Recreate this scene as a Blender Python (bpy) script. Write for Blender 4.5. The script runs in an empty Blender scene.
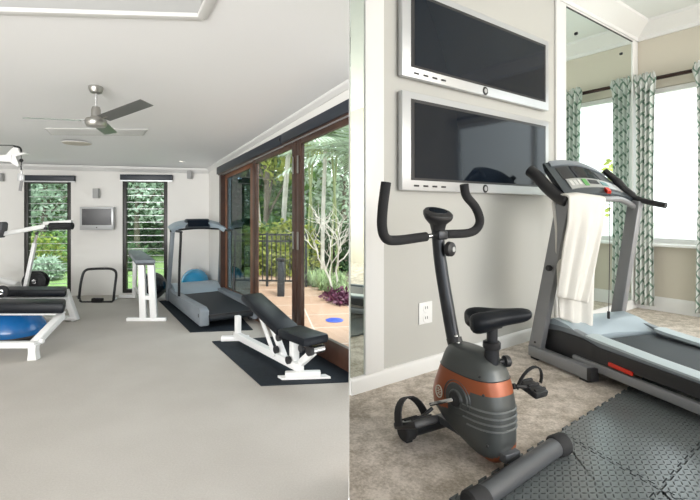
import bpy, bmesh, math, random
from mathutils import Vector, Matrix
random.seed(7)
PI = math.pi
SC = bpy.context.scene
COL = SC.collection
# ------------------------------------------------------------------ camera constants
F, PX, PY = 440.0, 320.0, 210.0
HL = 1.52                    # eye height over the floor of the left gym
ZR = 0.47                    # floor level of the right gym (raised split level)

def fl(px, py, zf=0.0):
    d = F*(HL-zf)/(py-PY)
    return Vector(((px-PX)/F*d, d, zf))
def at(px, py, Y):
    return Vector(((px-PX)/F*Y, Y, HL-(py-PY)/F*Y))

cd = bpy.data.cameras.new('camera')
cam = bpy.data.objects.new('camera', cd)
COL.objects.link(cam)
cam.location = (0, 0, HL)
cam.rotation_euler = (PI/2, 0, 0)
cd.sensor_width = 36
cd.lens = F/700*36
cd.shift_x = (350-PX)/700
cd.shift_y = (PY-250)/700
cd.clip_start = 0.05
cd.clip_end = 300
SC.camera = cam

# ------------------------------------------------------------------ materials
MATS = {}
def new_mat(name):
    m = bpy.data.materials.new(name)
    m.use_nodes = True
    MATS[name] = m
    return m, m.node_tree.nodes, m.node_tree.links, m.node_tree.nodes['Principled BSDF']

def pmat(name, col, rough=0.5, metal=0.0, bump=0.0, bscale=60, var=0.0, vscale=4, spec=0.5, coat=0.0, rand=0.0):
    m, N, L, b = new_mat(name)
    b.inputs['Base Color'].default_value = (*col, 1)
    b.inputs['Roughness'].default_value = rough
    b.inputs['Metallic'].default_value = metal
    b.inputs['Specular IOR Level'].default_value = spec
    b.inputs['Coat Weight'].default_value = coat
    tc = N.new('ShaderNodeTexCoord')
    nz = N.new('ShaderNodeTexNoise'); nz.inputs['Scale'].default_value = vscale
    nz.inputs['Detail'].default_value = 6
    L.new(tc.outputs['Object'], nz.inputs['Vector'])
    if var > 0 or rand > 0:
        hs = N.new('ShaderNodeHueSaturation')
        hs.inputs['Color'].default_value = (*col, 1)
        mr = N.new('ShaderNodeMapRange')
        mr.inputs['From Min'].default_value = 0.3; mr.inputs['From Max'].default_value = 0.7
        mr.inputs['To Min'].default_value = 1-var; mr.inputs['To Max'].default_value = 1+var
        L.new(nz.outputs['Fac'], mr.inputs['Value'])
        src = mr.outputs['Result']
        if rand > 0:
            g = N.new('ShaderNodeNewGeometry')
            mr2 = N.new('ShaderNodeMapRange')
            mr2.inputs['To Min'].default_value = 1-rand; mr2.inputs['To Max'].default_value = 1+rand
            L.new(g.outputs['Random Per Island'], mr2.inputs['Value'])
            mu = N.new('ShaderNodeMath'); mu.operation = 'MULTIPLY'
            L.new(src, mu.inputs[0]); L.new(mr2.outputs['Result'], mu.inputs[1])
            src = mu.outputs[0]
        L.new(src, hs.inputs['Value'])
        L.new(hs.outputs['Color'], b.inputs['Base Color'])
    if bump > 0:
        n2 = N.new('ShaderNodeTexNoise'); n2.inputs['Scale'].default_value = bscale
        n2.inputs['Detail'].default_value = 4
        L.new(tc.outputs['Object'], n2.inputs['Vector'])
        bp = N.new('ShaderNodeBump'); bp.inputs['Strength'].default_value = bump
        bp.inputs['Distance'].default_value = 0.01
        L.new(n2.outputs['Fac'], bp.inputs['Height'])
        L.new(bp.outputs['Normal'], b.inputs['Normal'])
    return m

def leafmat(name, col, rand=0.35, rough=0.5):
    m = pmat(name, col, rough, rand=rand, var=0.2, vscale=1.2)
    m.node_tree.nodes['Principled BSDF'].inputs['Transmission Weight'].default_value = 0.0
    N, L = m.node_tree.nodes, m.node_tree.links
    b = N['Principled BSDF']
    tr = N.new('ShaderNodeBsdfTranslucent')
    src = b.inputs['Base Color'].links[0].from_socket
    L.new(src, tr.inputs['Color'])
    mx = N.new('ShaderNodeMixShader'); mx.inputs[0].default_value = 0.35
    L.new(b.outputs[0], mx.inputs[1]); L.new(tr.outputs[0], mx.inputs[2])
    L.new(mx.outputs[0], N['Material Output'].inputs['Surface'])
    return m

class Ex:
    """tiny maths-node expression helper"""
    def __init__(s, N, L): s.N, s.L = N, L
    def op(s, o, a, b=None, c=None):
        n = s.N.new('ShaderNodeMath'); n.operation = o
        for i, v in enumerate((a, b, c)):
            if v is None: continue
            if isinstance(v, (int, float)): n.inputs[i].default_value = v
            else: s.L.new(v, n.inputs[i])
        return n.outputs[0]

def glassmat(name, tint, refl=0.08, ior=1.45):
    m, N, L, b = new_mat(name)
    N.remove(b)
    t = N.new('ShaderNodeBsdfTransparent'); t.inputs['Color'].default_value = (*tint, 1)
    g = N.new('ShaderNodeBsdfGlossy'); g.inputs['Roughness'].default_value = 0.0
    lw = N.new('ShaderNodeLayerWeight'); lw.inputs['Blend'].default_value = 0.5
    e = Ex(N, L)
    f0 = ((ior-1)/(ior+1))**2
    fr = e.op('ADD', e.op('MULTIPLY', e.op('POWER', lw.outputs['Facing'], 5.0), 0.75), f0)
    mx = N.new('ShaderNodeMixShader')
    L.new(fr, mx.inputs[0]); L.new(t.outputs[0], mx.inputs[1]); L.new(g.outputs[0], mx.inputs[2])
    L.new(mx.outputs[0], N['Material Output'].inputs['Surface'])
    return m

wall_w = pmat('painted_wall_white', (0.80, 0.785, 0.755), 0.7, bump=0.03, bscale=200)
ceil_w = pmat('painted_ceiling_white', (0.86, 0.86, 0.86), 0.8, bump=0.02, bscale=150)
trim_w = pmat('white_gloss_trim', (0.76, 0.755, 0.74), 0.4)
wall_g = pmat('grey_wall_paint', (0.50, 0.495, 0.465), 0.65, bump=0.03, bscale=220)
wall_b = pmat('beige_wall_paint', (0.60, 0.555, 0.465), 0.65, bump=0.03, bscale=220)
ceil_r = pmat('ceiling_paint_soft_grey', (0.74, 0.76, 0.74), 0.8)
white_powder = pmat('white_powder_coat', (0.83, 0.83, 0.82), 0.35)
black_vinyl = pmat('black_vinyl', (0.007, 0.009, 0.013), 0.42, spec=0.25, bump=0.08, bscale=90)
black_plastic = pmat('black_plastic', (0.02, 0.02, 0.022), 0.45)
black_rubber = pmat('black_rubber', (0.022, 0.022, 0.024), 0.75, bump=0.1, bscale=300)
black_foam = pmat('black_foam_grip', (0.018, 0.018, 0.02), 0.85, bump=0.25, bscale=400)
black_metal = pmat('black_tube_metal', (0.02, 0.02, 0.022), 0.35, 0.2)
navy_pelmet = pmat('dark_navy_blind_case', (0.018, 0.024, 0.035), 0.45)
dark_frame = pmat('dark_window_frame', (0.022, 0.02, 0.018), 0.4)
brown_frame = pmat('brown_timber_frame', (0.055, 0.026, 0.017), 0.35, var=0.25, vscale=8)
brown_light = pmat('reddish_timber_frame', (0.20, 0.085, 0.045), 0.4, var=0.2, vscale=8)
chrome = pmat('chrome', (0.75, 0.75, 0.76), 0.18, 1.0)
brushed = pmat('brushed_nickel', (0.42, 0.41, 0.39), 0.32, 1.0)
blade_m = pmat('fan_blade_grey', (0.17, 0.175, 0.17), 0.4, 0.4)
blade_g = pmat('fan_blade_green_grey', (0.15, 0.19, 0.165), 0.35, 0.4)
silver_pl = pmat('silver_plastic', (0.55, 0.56, 0.57), 0.3, 0.35)
screen = pmat('black_glass_screen', (0.007, 0.011, 0.018), 0.06, spec=0.22)
mat_rub = pmat('dark_rubber_mat', (0.012, 0.018, 0.026), 0.75, spec=0.3, bump=0.15, bscale=150, var=0.2, vscale=20)
tread_grey = pmat('blue_grey_treadmill_plastic', (0.20, 0.225, 0.25), 0.4, var=0.1)
tread_light = pmat('light_blue_grey_plastic', (0.36, 0.43, 0.48), 0.35)
belt_m = pmat('treadmill_belt', (0.014, 0.018, 0.023), 0.55, bump=0.1, bscale=200)
blue_ball = pmat('glossy_blue_rubber', (0.015, 0.29, 0.55), 0.16, coat=0.6)
blue_dome = pmat('navy_blue_rubber', (0.01, 0.13, 0.38), 0.22, coat=0.4)
black_ball = pmat('black_ball_rubber', (0.012, 0.014, 0.018), 0.25)
grey_pad = pmat('grey_bench_pad', (0.16, 0.185, 0.21), 0.5, bump=0.05)
gun = pmat('gunmetal_plastic', (0.085, 0.092, 0.092), 0.32, 0.35)
gun_tube = pmat('charcoal_tube', (0.035, 0.038, 0.044), 0.35, 0.5)
tube_grey = pmat('grey_painted_steel', (0.27, 0.275, 0.285), 0.38, 0.2)
orange_m = pmat('burnt_orange_plastic', (0.33, 0.085, 0.03), 0.32, 0.2)
deco_w = pmat('pale_decal', (0.62, 0.58, 0.50), 0.5)
red_m = pmat('red_plastic', (0.65, 0.03, 0.01), 0.4)
green_m = pmat('green_button', (0.10, 0.35, 0.08), 0.4)
console_m = pmat('dark_blue_grey_console', (0.04, 0.05, 0.058), 0.35)
console_l = pmat('silver_console_strip', (0.42, 0.43, 0.42), 0.3, 0.3)
outlet_w = pmat('outlet_white', (0.85, 0.85, 0.84), 0.35)
rod_m = pmat('dark_bronze_rod', (0.035, 0.018, 0.014), 0.35, 0.5)
towel_m = pmat('white_terry_cloth', (0.78, 0.76, 0.71), 0.95, bump=0.6, bscale=250)
rail_light = pmat('textured_silver_blue_rail', (0.50, 0.57, 0.60), 0.4, 0.1, bump=0.3, bscale=120)
bark_m = pmat('bark', (0.16, 0.13, 0.10), 0.9, bump=0.5, bscale=15, var=0.3)
pale_bark = pmat('pale_branch', (0.52, 0.49, 0.44), 0.85, var=0.2, vscale=6)
fence_m = pmat('black_fence_metal', (0.02, 0.022, 0.024), 0.5)
leaf_a = leafmat('leaf_mid_green', (0.20, 0.33, 0.09))
leaf_b = leafmat('leaf_dark_green', (0.09, 0.17, 0.07))
leaf_c = leafmat('leaf_silver_green', (0.42, 0.50, 0.40))
leaf_y = leafmat('leaf_yellow_green', (0.38, 0.42, 0.09))
leaf_p = leafmat('leaf_purple', (0.13, 0.04, 0.08))
grass_l = leafmat('grass_blades', (0.30, 0.40, 0.20))
mirror_m = pmat('mirror_silver', (0.80, 0.88, 0.84), 0.0, 1.0)
glass_clear = glassmat('clear_glass', (0.93, 0.96, 0.95), ior=1.3)
glass_tint = glassmat('tinted_glass', (0.33, 0.42, 0.46), ior=1.6)
glass_louvre = glassmat('louvre_glass', (0.86, 0.93, 0.92), ior=1.4)
lens_m, N_, L_, b_ = new_mat('lit_downlight_lens')
b_.inputs['Emission Color'].default_value = (1, 0.92, 0.75, 1); b_.inputs['Emission Strength'].default_value = 4

def floor_carpet(name, c1, c2, sc_small, sc_big, bump):
    m, N, L, b = new_mat(name)
    tc = N.new('ShaderNodeTexCoord')
    n1 = N.new('ShaderNodeTexNoise'); n1.inputs['Scale'].default_value = sc_small; n1.inputs['Detail'].default_value = 8; n1.inputs['Roughness'].default_value = 0.8
    n2 = N.new('ShaderNodeTexNoise'); n2.inputs['Scale'].default_value = sc_big; n2.inputs['Detail'].default_value = 3
    L.new(tc.outputs['Object'], n1.inputs['Vector']); L.new(tc.outputs['Object'], n2.inputs['Vector'])
    e = Ex(N, L)
    s = e.op('ADD', e.op('MULTIPLY', n1.outputs['Fac'], 0.6), e.op('MULTIPLY', n2.outputs['Fac'], 0.4))
    cr = N.new('ShaderNodeValToRGB')
    cr.color_ramp.elements[0].position = 0.42; cr.color_ramp.elements[0].color = (*c1, 1)
    cr.color_ramp.elements[1].position = 0.58; cr.color_ramp.elements[1].color = (*c2, 1)
    L.new(s, cr.inputs[0]); L.new(cr.outputs[0], b.inputs['Base Color'])
    b.inputs['Roughness'].default_value = 0.95
    b.inputs['Specular IOR Level'].default_value = 0.1
    bp = N.new('ShaderNodeBump'); bp.inputs['Strength'].default_value = bump; bp.inputs['Distance'].default_value = 0.01
    L.new(n1.outputs['Fac'], bp.inputs['Height']); L.new(bp.outputs[0], b.inputs['Normal'])
    return m
carpet_l = floor_carpet('pale_loop_carpet', (0.47, 0.44, 0.40), (0.55, 0.52, 0.48), 90, 1.2, 0.35)
carpet_r = floor_carpet('beige_shag_carpet', (0.44, 0.38, 0.315), (0.80, 0.72, 0.65), 75, 14, 0.9)
lawn_m = floor_carpet('lawn', (0.15, 0.23, 0.08), (0.27, 0.36, 0.15), 30, 2, 0.5)

# terrace tiles
deck_m, N, L, b = new_mat('terracotta_terrace_tiles')
tc = N.new('ShaderNodeTexCoord'); mp = N.new('ShaderNodeMapping'); mp.inputs['Rotation'].default_value[2] = math.radians(-8)
br = N.new('ShaderNodeTexBrick'); br.offset = 0.0
br.inputs['Color1'].default_value = (0.33, 0.205, 0.14, 1); br.inputs['Color2'].default_value = (0.39, 0.26, 0.185, 1)
br.inputs['Mortar'].default_value = (0.50, 0.42, 0.36, 1); br.inputs['Scale'].default_value = 1.0
br.inputs['Mortar Size'].default_value = 0.012; br.inputs['Brick Width'].default_value = 0.75; br.inputs['Row Height'].default_value = 0.75
L.new(tc.outputs['Object'], mp.inputs[0]); L.new(mp.outputs[0], br.inputs[0]); L.new(br.outputs[0], b.inputs['Base Color'])
b.inputs['Roughness'].default_value = 0.7

# diamond plate foam tile (pattern in the tile's own UV grid)
foam_m, N, L, b = new_mat('diamond_foam_tile')
e = Ex(N, L)
uv = N.new('ShaderNodeUVMap'); uv.uv_map = 'UVMap'
sx = N.new('ShaderNodeSeparateXYZ'); L.new(uv.outputs[0], sx.inputs[0])
X = e.op('MULTIPLY', sx.outputs[0], 1.0); Y = e.op('MULTIPLY', sx.outputs[1], 1.0)
cx, cy = e.op('FLOOR', X), e.op('FLOOR', Y)
fx = e.op('SUBTRACT', e.op('SUBTRACT', X, cx), 0.5); fy = e.op('SUBTRACT', e.op('SUBTRACT', Y, cy), 0.5)
par = e.op('ABSOLUTE', e.op('MODULO', e.op('ADD', cx, cy), 2.0))
A_ = e.op('ADD', fx, fy); B_ = e.op('SUBTRACT', fx, fy)
inv = e.op('SUBTRACT', 1.0, par)
a = e.op('ADD', e.op('MULTIPLY', A_, par), e.op('MULTIPLY', B_, inv))
bb = e.op('ADD', e.op('MULTIPLY', B_, par), e.op('MULTIPLY', A_, inv))
qa = e.op('POWER', e.op('ABSOLUTE', e.op('DIVIDE', a, 0.62)), 2.0); qb = e.op('POWER', e.op('ABSOLUTE', e.op('DIVIDE', bb, 0.2)), 2.0)
h = e.op('MAXIMUM', e.op('SUBTRACT', 1.0, e.op('ADD', qa, qb)), 0.0)
h = e.op('POWER', h, 0.5)
bp = N.new('ShaderNodeBump'); bp.inputs['Strength'].default_value = 1.0; bp.inputs['Distance'].default_value = 0.07
L.new(h, bp.inputs['Height']); L.new(bp.outputs[0], b.inputs['Normal'])
b.inputs['Base Color'].default_value = (0.135, 0.15, 0.155, 1); b.inputs['Roughness'].default_value = 0.24

# trellis curtain
cur_m, N, L, b = new_mat('trellis_curtain_fabric')
e = Ex(N, L)
uv = N.new('ShaderNodeUVMap'); uv.uv_map = 'UVMap'
sx = N.new('ShaderNodeSeparateXYZ'); L.new(uv.outputs[0], sx.inputs[0])
k = e.op('MULTIPLY', sx.outputs[0], 8.0); v = e.op('MULTIPLY', sx.outputs[1], 8.0)
tri = e.op('PINGPONG', k, 0.5)
z1 = e.op('FRACT', e.op('ADD', v, tri))
st1 = e.op('LESS_THAN', e.op('ABSOLUTE', e.op('SUBTRACT', z1, 0.5)), 0.11)
tri2 = e.op('PINGPONG', e.op('MULTIPLY', v, 1.0), 0.5)
z2 = e.op('FRACT', e.op('ADD', e.op('MULTIPLY', k, 1.0), tri2))
st2 = e.op('LESS_THAN', e.op('ABSOLUTE', e.op('SUBTRACT', z2, 0.5)), 0.06)
st = e.op('MAXIMUM', st1, st2)
mx = N.new('ShaderNodeMix'); mx.data_type = 'RGBA'
mx.inputs['A'].default_value = (0.80, 0.82, 0.79, 1); mx.inputs['B'].default_value = (0.25, 0.36, 0.29, 1)
L.new(st, mx.inputs['Factor']); L.new(mx.outputs['Result'], b.inputs['Base Color'])
b.inputs['Roughness'].default_value = 0.9
tr = N.new('ShaderNodeBsdfTranslucent'); L.new(mx.outputs['Result'], tr.inputs['Color'])
ms = N.new('ShaderNodeMixShader'); ms.inputs[0].default_value = 0.3
L.new(b.outputs[0], ms.inputs[1]); L.new(tr.outputs[0], ms.inputs[2])
L.new(ms.outputs[0], N['Material Output'].inputs['Surface'])

# ------------------------------------------------------------------ mesh builder
def frames(pts, up=None):
    """parallel transported frames along a polyline"""
    T = []
    for i in range(len(pts)):
        a = pts[max(0, i-1)]; c = pts[min(len(pts)-1, i+1)]
        T.append((c-a).normalized())
    ref = Vector(up) if up is not None else (Vector((0, 0, 1)) if abs(T[0].z) < 0.9 else Vector((1, 0, 0)))
    n = (ref-T[0]*ref.dot(T[0])).normalized()
    out = []
    for t in T:
        n = (n-t*n.dot(t)).normalized()
        out.append((t, n, t.cross(n)))
    return out

def smooth_path(pts, k=6):
    pts = [Vector(p) for p in pts]
    P = [pts[0]]+pts+[pts[-1]]
    out = []
    for i in range(1, len(P)-2):
        p0, p1, p2, p3 = P[i-1], P[i], P[i+1], P[i+2]
        for j in range(k):
            t = j/k
            out.append(0.5*((2*p1)+(-p0+p2)*t+(2*p0-5*p1+4*p2-p3)*t*t+(-p0+3*p1-3*p2+p3)*t**3))
    out.append(pts[-1])
    return out

class MB:
    def __init__(s): s.bm = bmesh.new()
    def _bev(s, vs, w, seg=2):
        es = set()
        for v in vs:
            for e_ in v.link_edges: es.add(e_)
        bmesh.ops.bevel(s.bm, geom=list(es), offset=w, segments=seg, affect='EDGES', profile=0.5, clamp_overlap=True)
    def hexa(s, c, bev=0, seg=2):
        vs = [s.bm.verts.new(Vector(p)) for p in c]
        fs = [(0,3,2,1),(4,5,6,7),(0,1,5,4),(1,2,6,5),(2,3,7,6),(3,0,4,7)]
        for f in fs: s.bm.faces.new([vs[i] for i in f])
        if bev: s._bev(vs, bev, seg)
        return s
    def box(s, c, size, rot=None, bev=0, seg=2):
        c = Vector(c); hx, hy, hz = [q/2 for q in size]
        M = rot if rot is not None else Matrix.Identity(3)
        pts = [(-hx,-hy,-hz),(hx,-hy,-hz),(hx,hy,-hz),(-hx,hy,-hz),(-hx,-hy,hz),(hx,-hy,hz),(hx,hy,hz),(-hx,hy,hz)]
        return s.hexa([c+M@Vector(p) for p in pts], bev, seg)
    def bar(s, p0, p1, w, h, up=(0,0,1), bev=0, w1=None, h1=None):
        """rectangular bar: w sideways, h along up"""
        p0, p1 = Vector(p0), Vector(p1)
        t, n, bn = frames([p0, p1], up)[0]
        w1 = w if w1 is None else w1; h1 = h if h1 is None else h1
        def q(p, w, h): return [p-bn*w/2-n*h/2, p+bn*w/2-n*h/2, p+bn*w/2+n*h/2, p-bn*w/2+n*h/2]
        a, c = q(p0, w, h), q(p1, w1, h1)
        return s.hexa(a+c, bev)
    def sweep(s, pts, w, h, up=(0,0,1)):
        pts = [Vector(p) for p in pts]; fr = frames(pts, up); rings = []
        for p, (t, n, bn) in zip(pts, fr):
            rings.append([s.bm.verts.new(p+bn*a*w/2+n*b_*h/2) for a, b_ in ((-1,-1),(1,-1),(1,1),(-1,1))])
        for r0, r1 in zip(rings, rings[1:]):
            for i in range(4): s.bm.faces.new([r0[i], r0[(i+1)%4], r1[(i+1)%4], r1[i]])
        s.bm.faces.new(rings[0][::-1]); s.bm.faces.new(rings[-1])
        return s
    def tube(s, pts, r, seg=10, closed=False, flat=1.0, up=None):
        pts = [Vector(p) for p in pts]
        rs = r if isinstance(r, (list, tuple)) else [r]*len(pts)
        if closed: pts = pts+[pts[0], pts[1]]; rs = list(rs)+[rs[0], rs[1]]
        fr = frames(pts, up); rings = []
        if closed: pts, fr, rs = pts[:-1], fr[:-1], rs[:-1]
        for p, (t, n, bn), rr in zip(pts, fr, rs):
            rings.append([s.bm.verts.new(p+(n*math.cos(2*PI*i/seg)*flat+bn*math.sin(2*PI*i/seg))*rr) for i in range(seg)])
        for r0, r1 in zip(rings, rings[1:]):
            for i in range(seg): s.bm.faces.new([r0[i], r0[(i+1)%seg], r1[(i+1)%seg], r1[i]])
        if not closed:
            s.bm.faces.new(rings[0][::-1]); s.bm.faces.new(rings[-1])
        return s
    def cyl(s, p0, p1, r, r1=None, seg=20):
        return s.tube([p0, p1], [r, r if r1 is None else r1], seg)
    def lathe(s, prof, c=(0,0,0), axis=(0,0,1), seg=28):
        c = Vector(c); ax = Vector(axis).normalized()
        q = ax.to_track_quat('Z', 'Y')
        rings = []
        for r, z in prof:
            if r < 1e-6: rings.append([s.bm.verts.new(c+q@Vector((0, 0, z)))])
            else: rings.append([s.bm.verts.new(c+q@Vector((r*math.cos(2*PI*i/seg), r*math.sin(2*PI*i/seg), z))) for i in range(seg)])
        for a, b_ in zip(rings, rings[1:]):
            for i in range(seg):
                j = (i+1) % seg
                if len(a) == 1 and len(b_) == 1: continue
                if len(a) == 1: s.bm.faces.new([a[0], b_[i], b_[j]])
                elif len(b_) == 1: s.bm.faces.new([a[i], a[j], b_[0]])
                else: s.bm.faces.new([a[i], a[j], b_[j], b_[i]])
        for rr in (rings[0], rings[-1]):
            if len(rr) > 1: s.bm.faces.new(rr)
        return s
    def ball(s, c, r, seg=24):
        rr = r if isinstance(r, (tuple, list)) else (r, r, r)
        g = bmesh.ops.create_uvsphere(s.bm, u_segments=seg, v_segments=seg//2, radius=1)
        for v in g['verts']: v.co = Vector((c[0]+v.co.x*rr[0], c[1]+v.co.y*rr[1], c[2]+v.co.z*rr[2]))
        return s
    def prism(s, poly, ext, bev=0, seg=2):
        poly = [Vector(p) for p in poly]; ext = Vector(ext)
        a = [s.bm.verts.new(p) for p in poly]; b_ = [s.bm.verts.new(p+ext) for p in poly]
        n = len(poly)
        s.bm.faces.new(a[::-1]); s.bm.faces.new(b_)
        for i in range(n): s.bm.faces.new([a[i], a[(i+1)%n], b_[(i+1)%n], b_[i]])
        if bev: s._bev(a+b_, bev, seg)
        return s
    def loft(s, rings, cap=True):
        R = [[s.bm.verts.new(Vector(p)) for p in r] for r in rings]
        n = len(R[0])
        for a, b_ in zip(R, R[1:]):
            for i in range(n): s.bm.faces.new([a[i], a[(i+1)%n], b_[(i+1)%n], b_[i]])
        if cap: s.bm.faces.new(R[0][::-1]); s.bm.faces.new(R[-1])
        return s
    def tri(s, a, b_, c):
        s.bm.faces.new([s.bm.verts.new(Vector(p)) for p in (a, b_, c)]); return s
    def quad(s, a, b_, c, d):
        s.bm.faces.new([s.bm.verts.new(Vector(p)) for p in (a, b_, c, d)]); return s
    def done(s, name, m, parent=None, world=False, smooth=True, angle=38, matrix=None, sub=0, norm=True):
        if norm: bmesh.ops.recalc_face_normals(s.bm, faces=s.bm.faces)
        if world and parent is not None:
            r = parent
            while r.parent is not None: r = r.parent
            inv_ = (Matrix.Translation(r.location) @ r.rotation_euler.to_matrix().to_4x4()).inverted()
            s.bm.transform(inv_)
        if smooth:
            for f in s.bm.faces: f.smooth = True
            ca = math.radians(angle)
            for e_ in s.bm.edges:
                if len(e_.link_faces) == 2 and e_.calc_face_angle(0) > ca: e_.smooth = False
        me = bpy.data.meshes.new(name)
        s.bm.to_mesh(me); s.bm.free()
        ms_ = m if isinstance(m, (list, tuple)) else [m]
        for q in ms_: me.materials.append(q)
        o = bpy.data.objects.new(name, me); COL.objects.link(o)
        if parent is not None: o.parent = parent
        if matrix is not None: o.matrix_world = matrix
        if sub:
            md = o.modifiers.new('s', 'SUBSURF'); md.levels = sub; md.render_levels = sub
        return o

def struct(name, mb, m, parent=None, **k):
    o = mb.done(name, m, parent, **k)
    if parent is None: o['kind'] = 'structure'
    return o
def thing(name, label, cat, loc=(0,0,0), rz=0, group=None):
    o = bpy.data.objects.new(name, None); COL.objects.link(o)
    o.location = loc; o.rotation_euler = (0, 0, rz); o.empty_display_size = 0.1
    o['label'] = label; o['category'] = cat
    if group: o['group'] = group
    return o
def tag(o, label, cat, group=None, kind=None):
    o['label'] = label; o['category'] = cat
    if group: o['group'] = group
    if kind: o['kind'] = kind
    return o
def plabel(o, label): o['label'] = label; return o

def Rz(a): return Matrix.Rotation(a, 3, 'Z')
def rotm(a, ax): return Matrix.Rotation(a, 3, ax)

# ================================================================== SHELL, LEFT GYM
A = fl(209, 292.8)                       # far right corner
Bq = fl(349, 372)
BW0 = fl(0, 297.5)
rd = (Bq-A).normalized()                 # along the glass wall towards the viewer
rn = Vector((rd.y, -rd.x, 0));  rn = rn if rn.x < 0 else -rn     # points into the room
bd = (BW0-A).normalized()                # along back wall to the left
bn = Vector((bd.y, -bd.x, 0)); bn = bn if bn.y < 0 else -bn      # into the room

def on_wall(px, py, P, n):
    r = Vector(((px-PX)/F, 1, -(py-PY)/F)); o = Vector((0, 0, HL))
    t = (P-o).dot(n)/r.dot(n)
    return o+r*t
def RWp(px, py, off=0.0):
    p = on_wall(px, py, A+rn*off, rn); q = p-A
    return q.dot(rd), p.z
def BWp(px, py, off=0.0):
    p = on_wall(px, py, A+bn*off, bn); q = p-A
    return q.dot(bd), p.z

CZ0, CZK = at(60, 167.5, A.y).z, 0.112
def rad(px, Y_): return (px-PX)/F*Y_
def ceil_z(x, y): return CZ0+CZK*(7.85-y)
def ceil_pt(px, py):
    k_ = (PY-py)/F
    Y_ = (CZ0+CZK*7.85-HL)/(k_+CZK)
    return at(px, py, Y_)

def wall_cols(mb, P, d, nrm, thick, S0, S1, z0, ztop, holes):
    """vertical wall from P along d; holes = (s0, s1, zlow, zhigh) with callables allowed"""
    f = lambda q, s_: q(s_) if callable(q) else q
    cuts = sorted({S0, S1, *[h_[0] for h_ in holes], *[h_[1] for h_ in holes]})
    for a_, b_ in zip(cuts, cuts[1:]):
        segs = [(z0, ztop)]
        for h_ in holes:
            if h_[0] < (a_+b_)/2 < h_[1]: segs = [(z0, h_[2]), (h_[3], ztop)]
        for lo, hi in segs:
            if f(hi, a_)-f(lo, a_) < 1e-4: continue
            c = []
            for zz in (lo, hi):
                for s_, o_ in ((a_, 0), (b_, 0), (b_, 1), (a_, 1)):
                    p = P+d*s_-nrm*thick*o_
                    c.append((p.x, p.y, f(zz, s_)))
            mb.hexa(c)
    return mb

# floor
mb = MB(); mb.prism([(-6.2, 8.4, -0.12), (-6.2, -3.0, -0.12), (3.3, -3.0, -0.12), (3.0, 3.5, -0.12), (A.x+rd.x*1.5+0.05, A.y+rd.y*1.5, -0.12), (A.x+0.1, A.y+0.1, -0.12)], (0, 0, 0.12))
# keep the slab edge along the glass wall
mb = MB()
e1 = A+rd*4.95
poly = [A-rn*0.16-rd*0.1, e1-rn*0.16, Vector((rad(348.6, 2.5), 2.5, 0)), Vector((rad(348.6, .4), .4, 0)), Vector((.08, -3.0, 0)), Vector((-6.4, -3.0, 0)), BW0+bd*1.9-bn*0.16, A-bn*0.16-bd*0.1]
mb.prism([(p.x, p.y, -0.12) for p in poly], (0, 0, 0.12))
struct('floor', mb, carpet_l, smooth=False)

# back wall with two louvre openings
def bwh(x0, x1, y0, y1):
    s0, za = BWp(x1, y0); s1, zb = BWp(x0, y1)
    return [s0, s1, zb, za]
holes = [bwh(122.5, 167.5, 179, 297), bwh(24, 71, 180, 297.5)]
for h_ in holes: h_[2] = max(h_[2], 0.03)
mb = MB(); wall_cols(mb, A, bd, bn, 0.16, -0.16, 6.0, -0.05, lambda s_: ceil_z(0, A.y+bd.y*s_)+0.05, [tuple(h_) for h_ in holes])
struct('wall_back', mb, wall_w, smooth=False)

# glass wall
sd0 = RWp(223, 250)[0]
z0t, z1t = RWp(223, 169)[1], RWp(349, 107)[1]
sB = (Bq-A).dot(rd)
head = lambda s_: z0t+(z1t-z0t)*(s_-sd0)/(sB-sd0)
ctop = lambda s_: ceil_z(0, A.y+rd.y*s_)+0.05
sEnd = 4.95
sDoorEnd = RWp(362, 300, .03)[0]+.03
mb = MB(); wall_cols(mb, A, rd, rn, 0.14, 0.0, sEnd, -0.05, ctop, [(sd0, sDoorEnd, 0.0, head)])
struct('wall_right', mb, wall_w, smooth=False)
# left wall, out of the frame
mb = MB(); mb.hexa([(-6.3,-3,-.05),(-6.15,-3,-.05),(-6.15,8.2,-.05),(-6.3,8.2,-.05),(-6.3,-3,3.6),(-6.15,-3,3.6),(-6.15,8.2,2.4),(-6.3,8.2,2.4)])
struct('wall_left', mb, wall_w, smooth=False)

# ceiling with a recessed coffer
I1 = ceil_pt(202, 17)
I1b = ceil_pt(210.3, 0)
dr = (I1b-I1); dr = dr/abs(dr.y)
I2 = I1+dr*1.35
I0 = ceil_pt(0, 11); dl = (I0-I1); I0 = I1+dl*1.9
I3 = I0+Vector((0, -1.35, CZK*1.35))
O = [(-6.4, 8.6), (A.x+0.15, 8.6), (3.6, 2.9), (3.6, -2.5), (-6.4, -2.5)]
O3 = [Vector((x, y, ceil_z(x, y))) for x, y in O]
mb = MB()
def cq(*ps): mb.prism([Vector(p) for p in ps], (0, 0, 0.08))
cq(O3[0], O3[1], I1, I0); 
def cpl(x, y): return Vector((x, y, ceil_z(x, y)))
gw = A+rd*4.95-rn*.14; P1_, P2_, P3_, P4_ = cpl(gw.x, gw.y), cpl(rad(348.6, 2.5), 2.5), cpl(rad(348.6, .4), .4), cpl(.03, -2.5)
cq(O3[1], P1_, P2_, I2, I1); cq(P2_, P3_, P4_, I2)
cq(P4_, O3[4], I3, I2); cq(O3[4], O3[0], I0, I3)
struct('ceiling', mb, ceil_w, smooth=False)
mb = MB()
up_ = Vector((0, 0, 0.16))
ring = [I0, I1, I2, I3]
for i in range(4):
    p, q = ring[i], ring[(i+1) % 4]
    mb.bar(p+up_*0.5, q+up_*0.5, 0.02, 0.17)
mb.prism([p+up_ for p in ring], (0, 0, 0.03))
struct('ceiling_recess', mb, pmat('recess_painted_shade', (0.40, 0.40, 0.39), 0.8), smooth=False)  # shade inside the recess is put into this darker grey colour
mb = MB()
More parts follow.
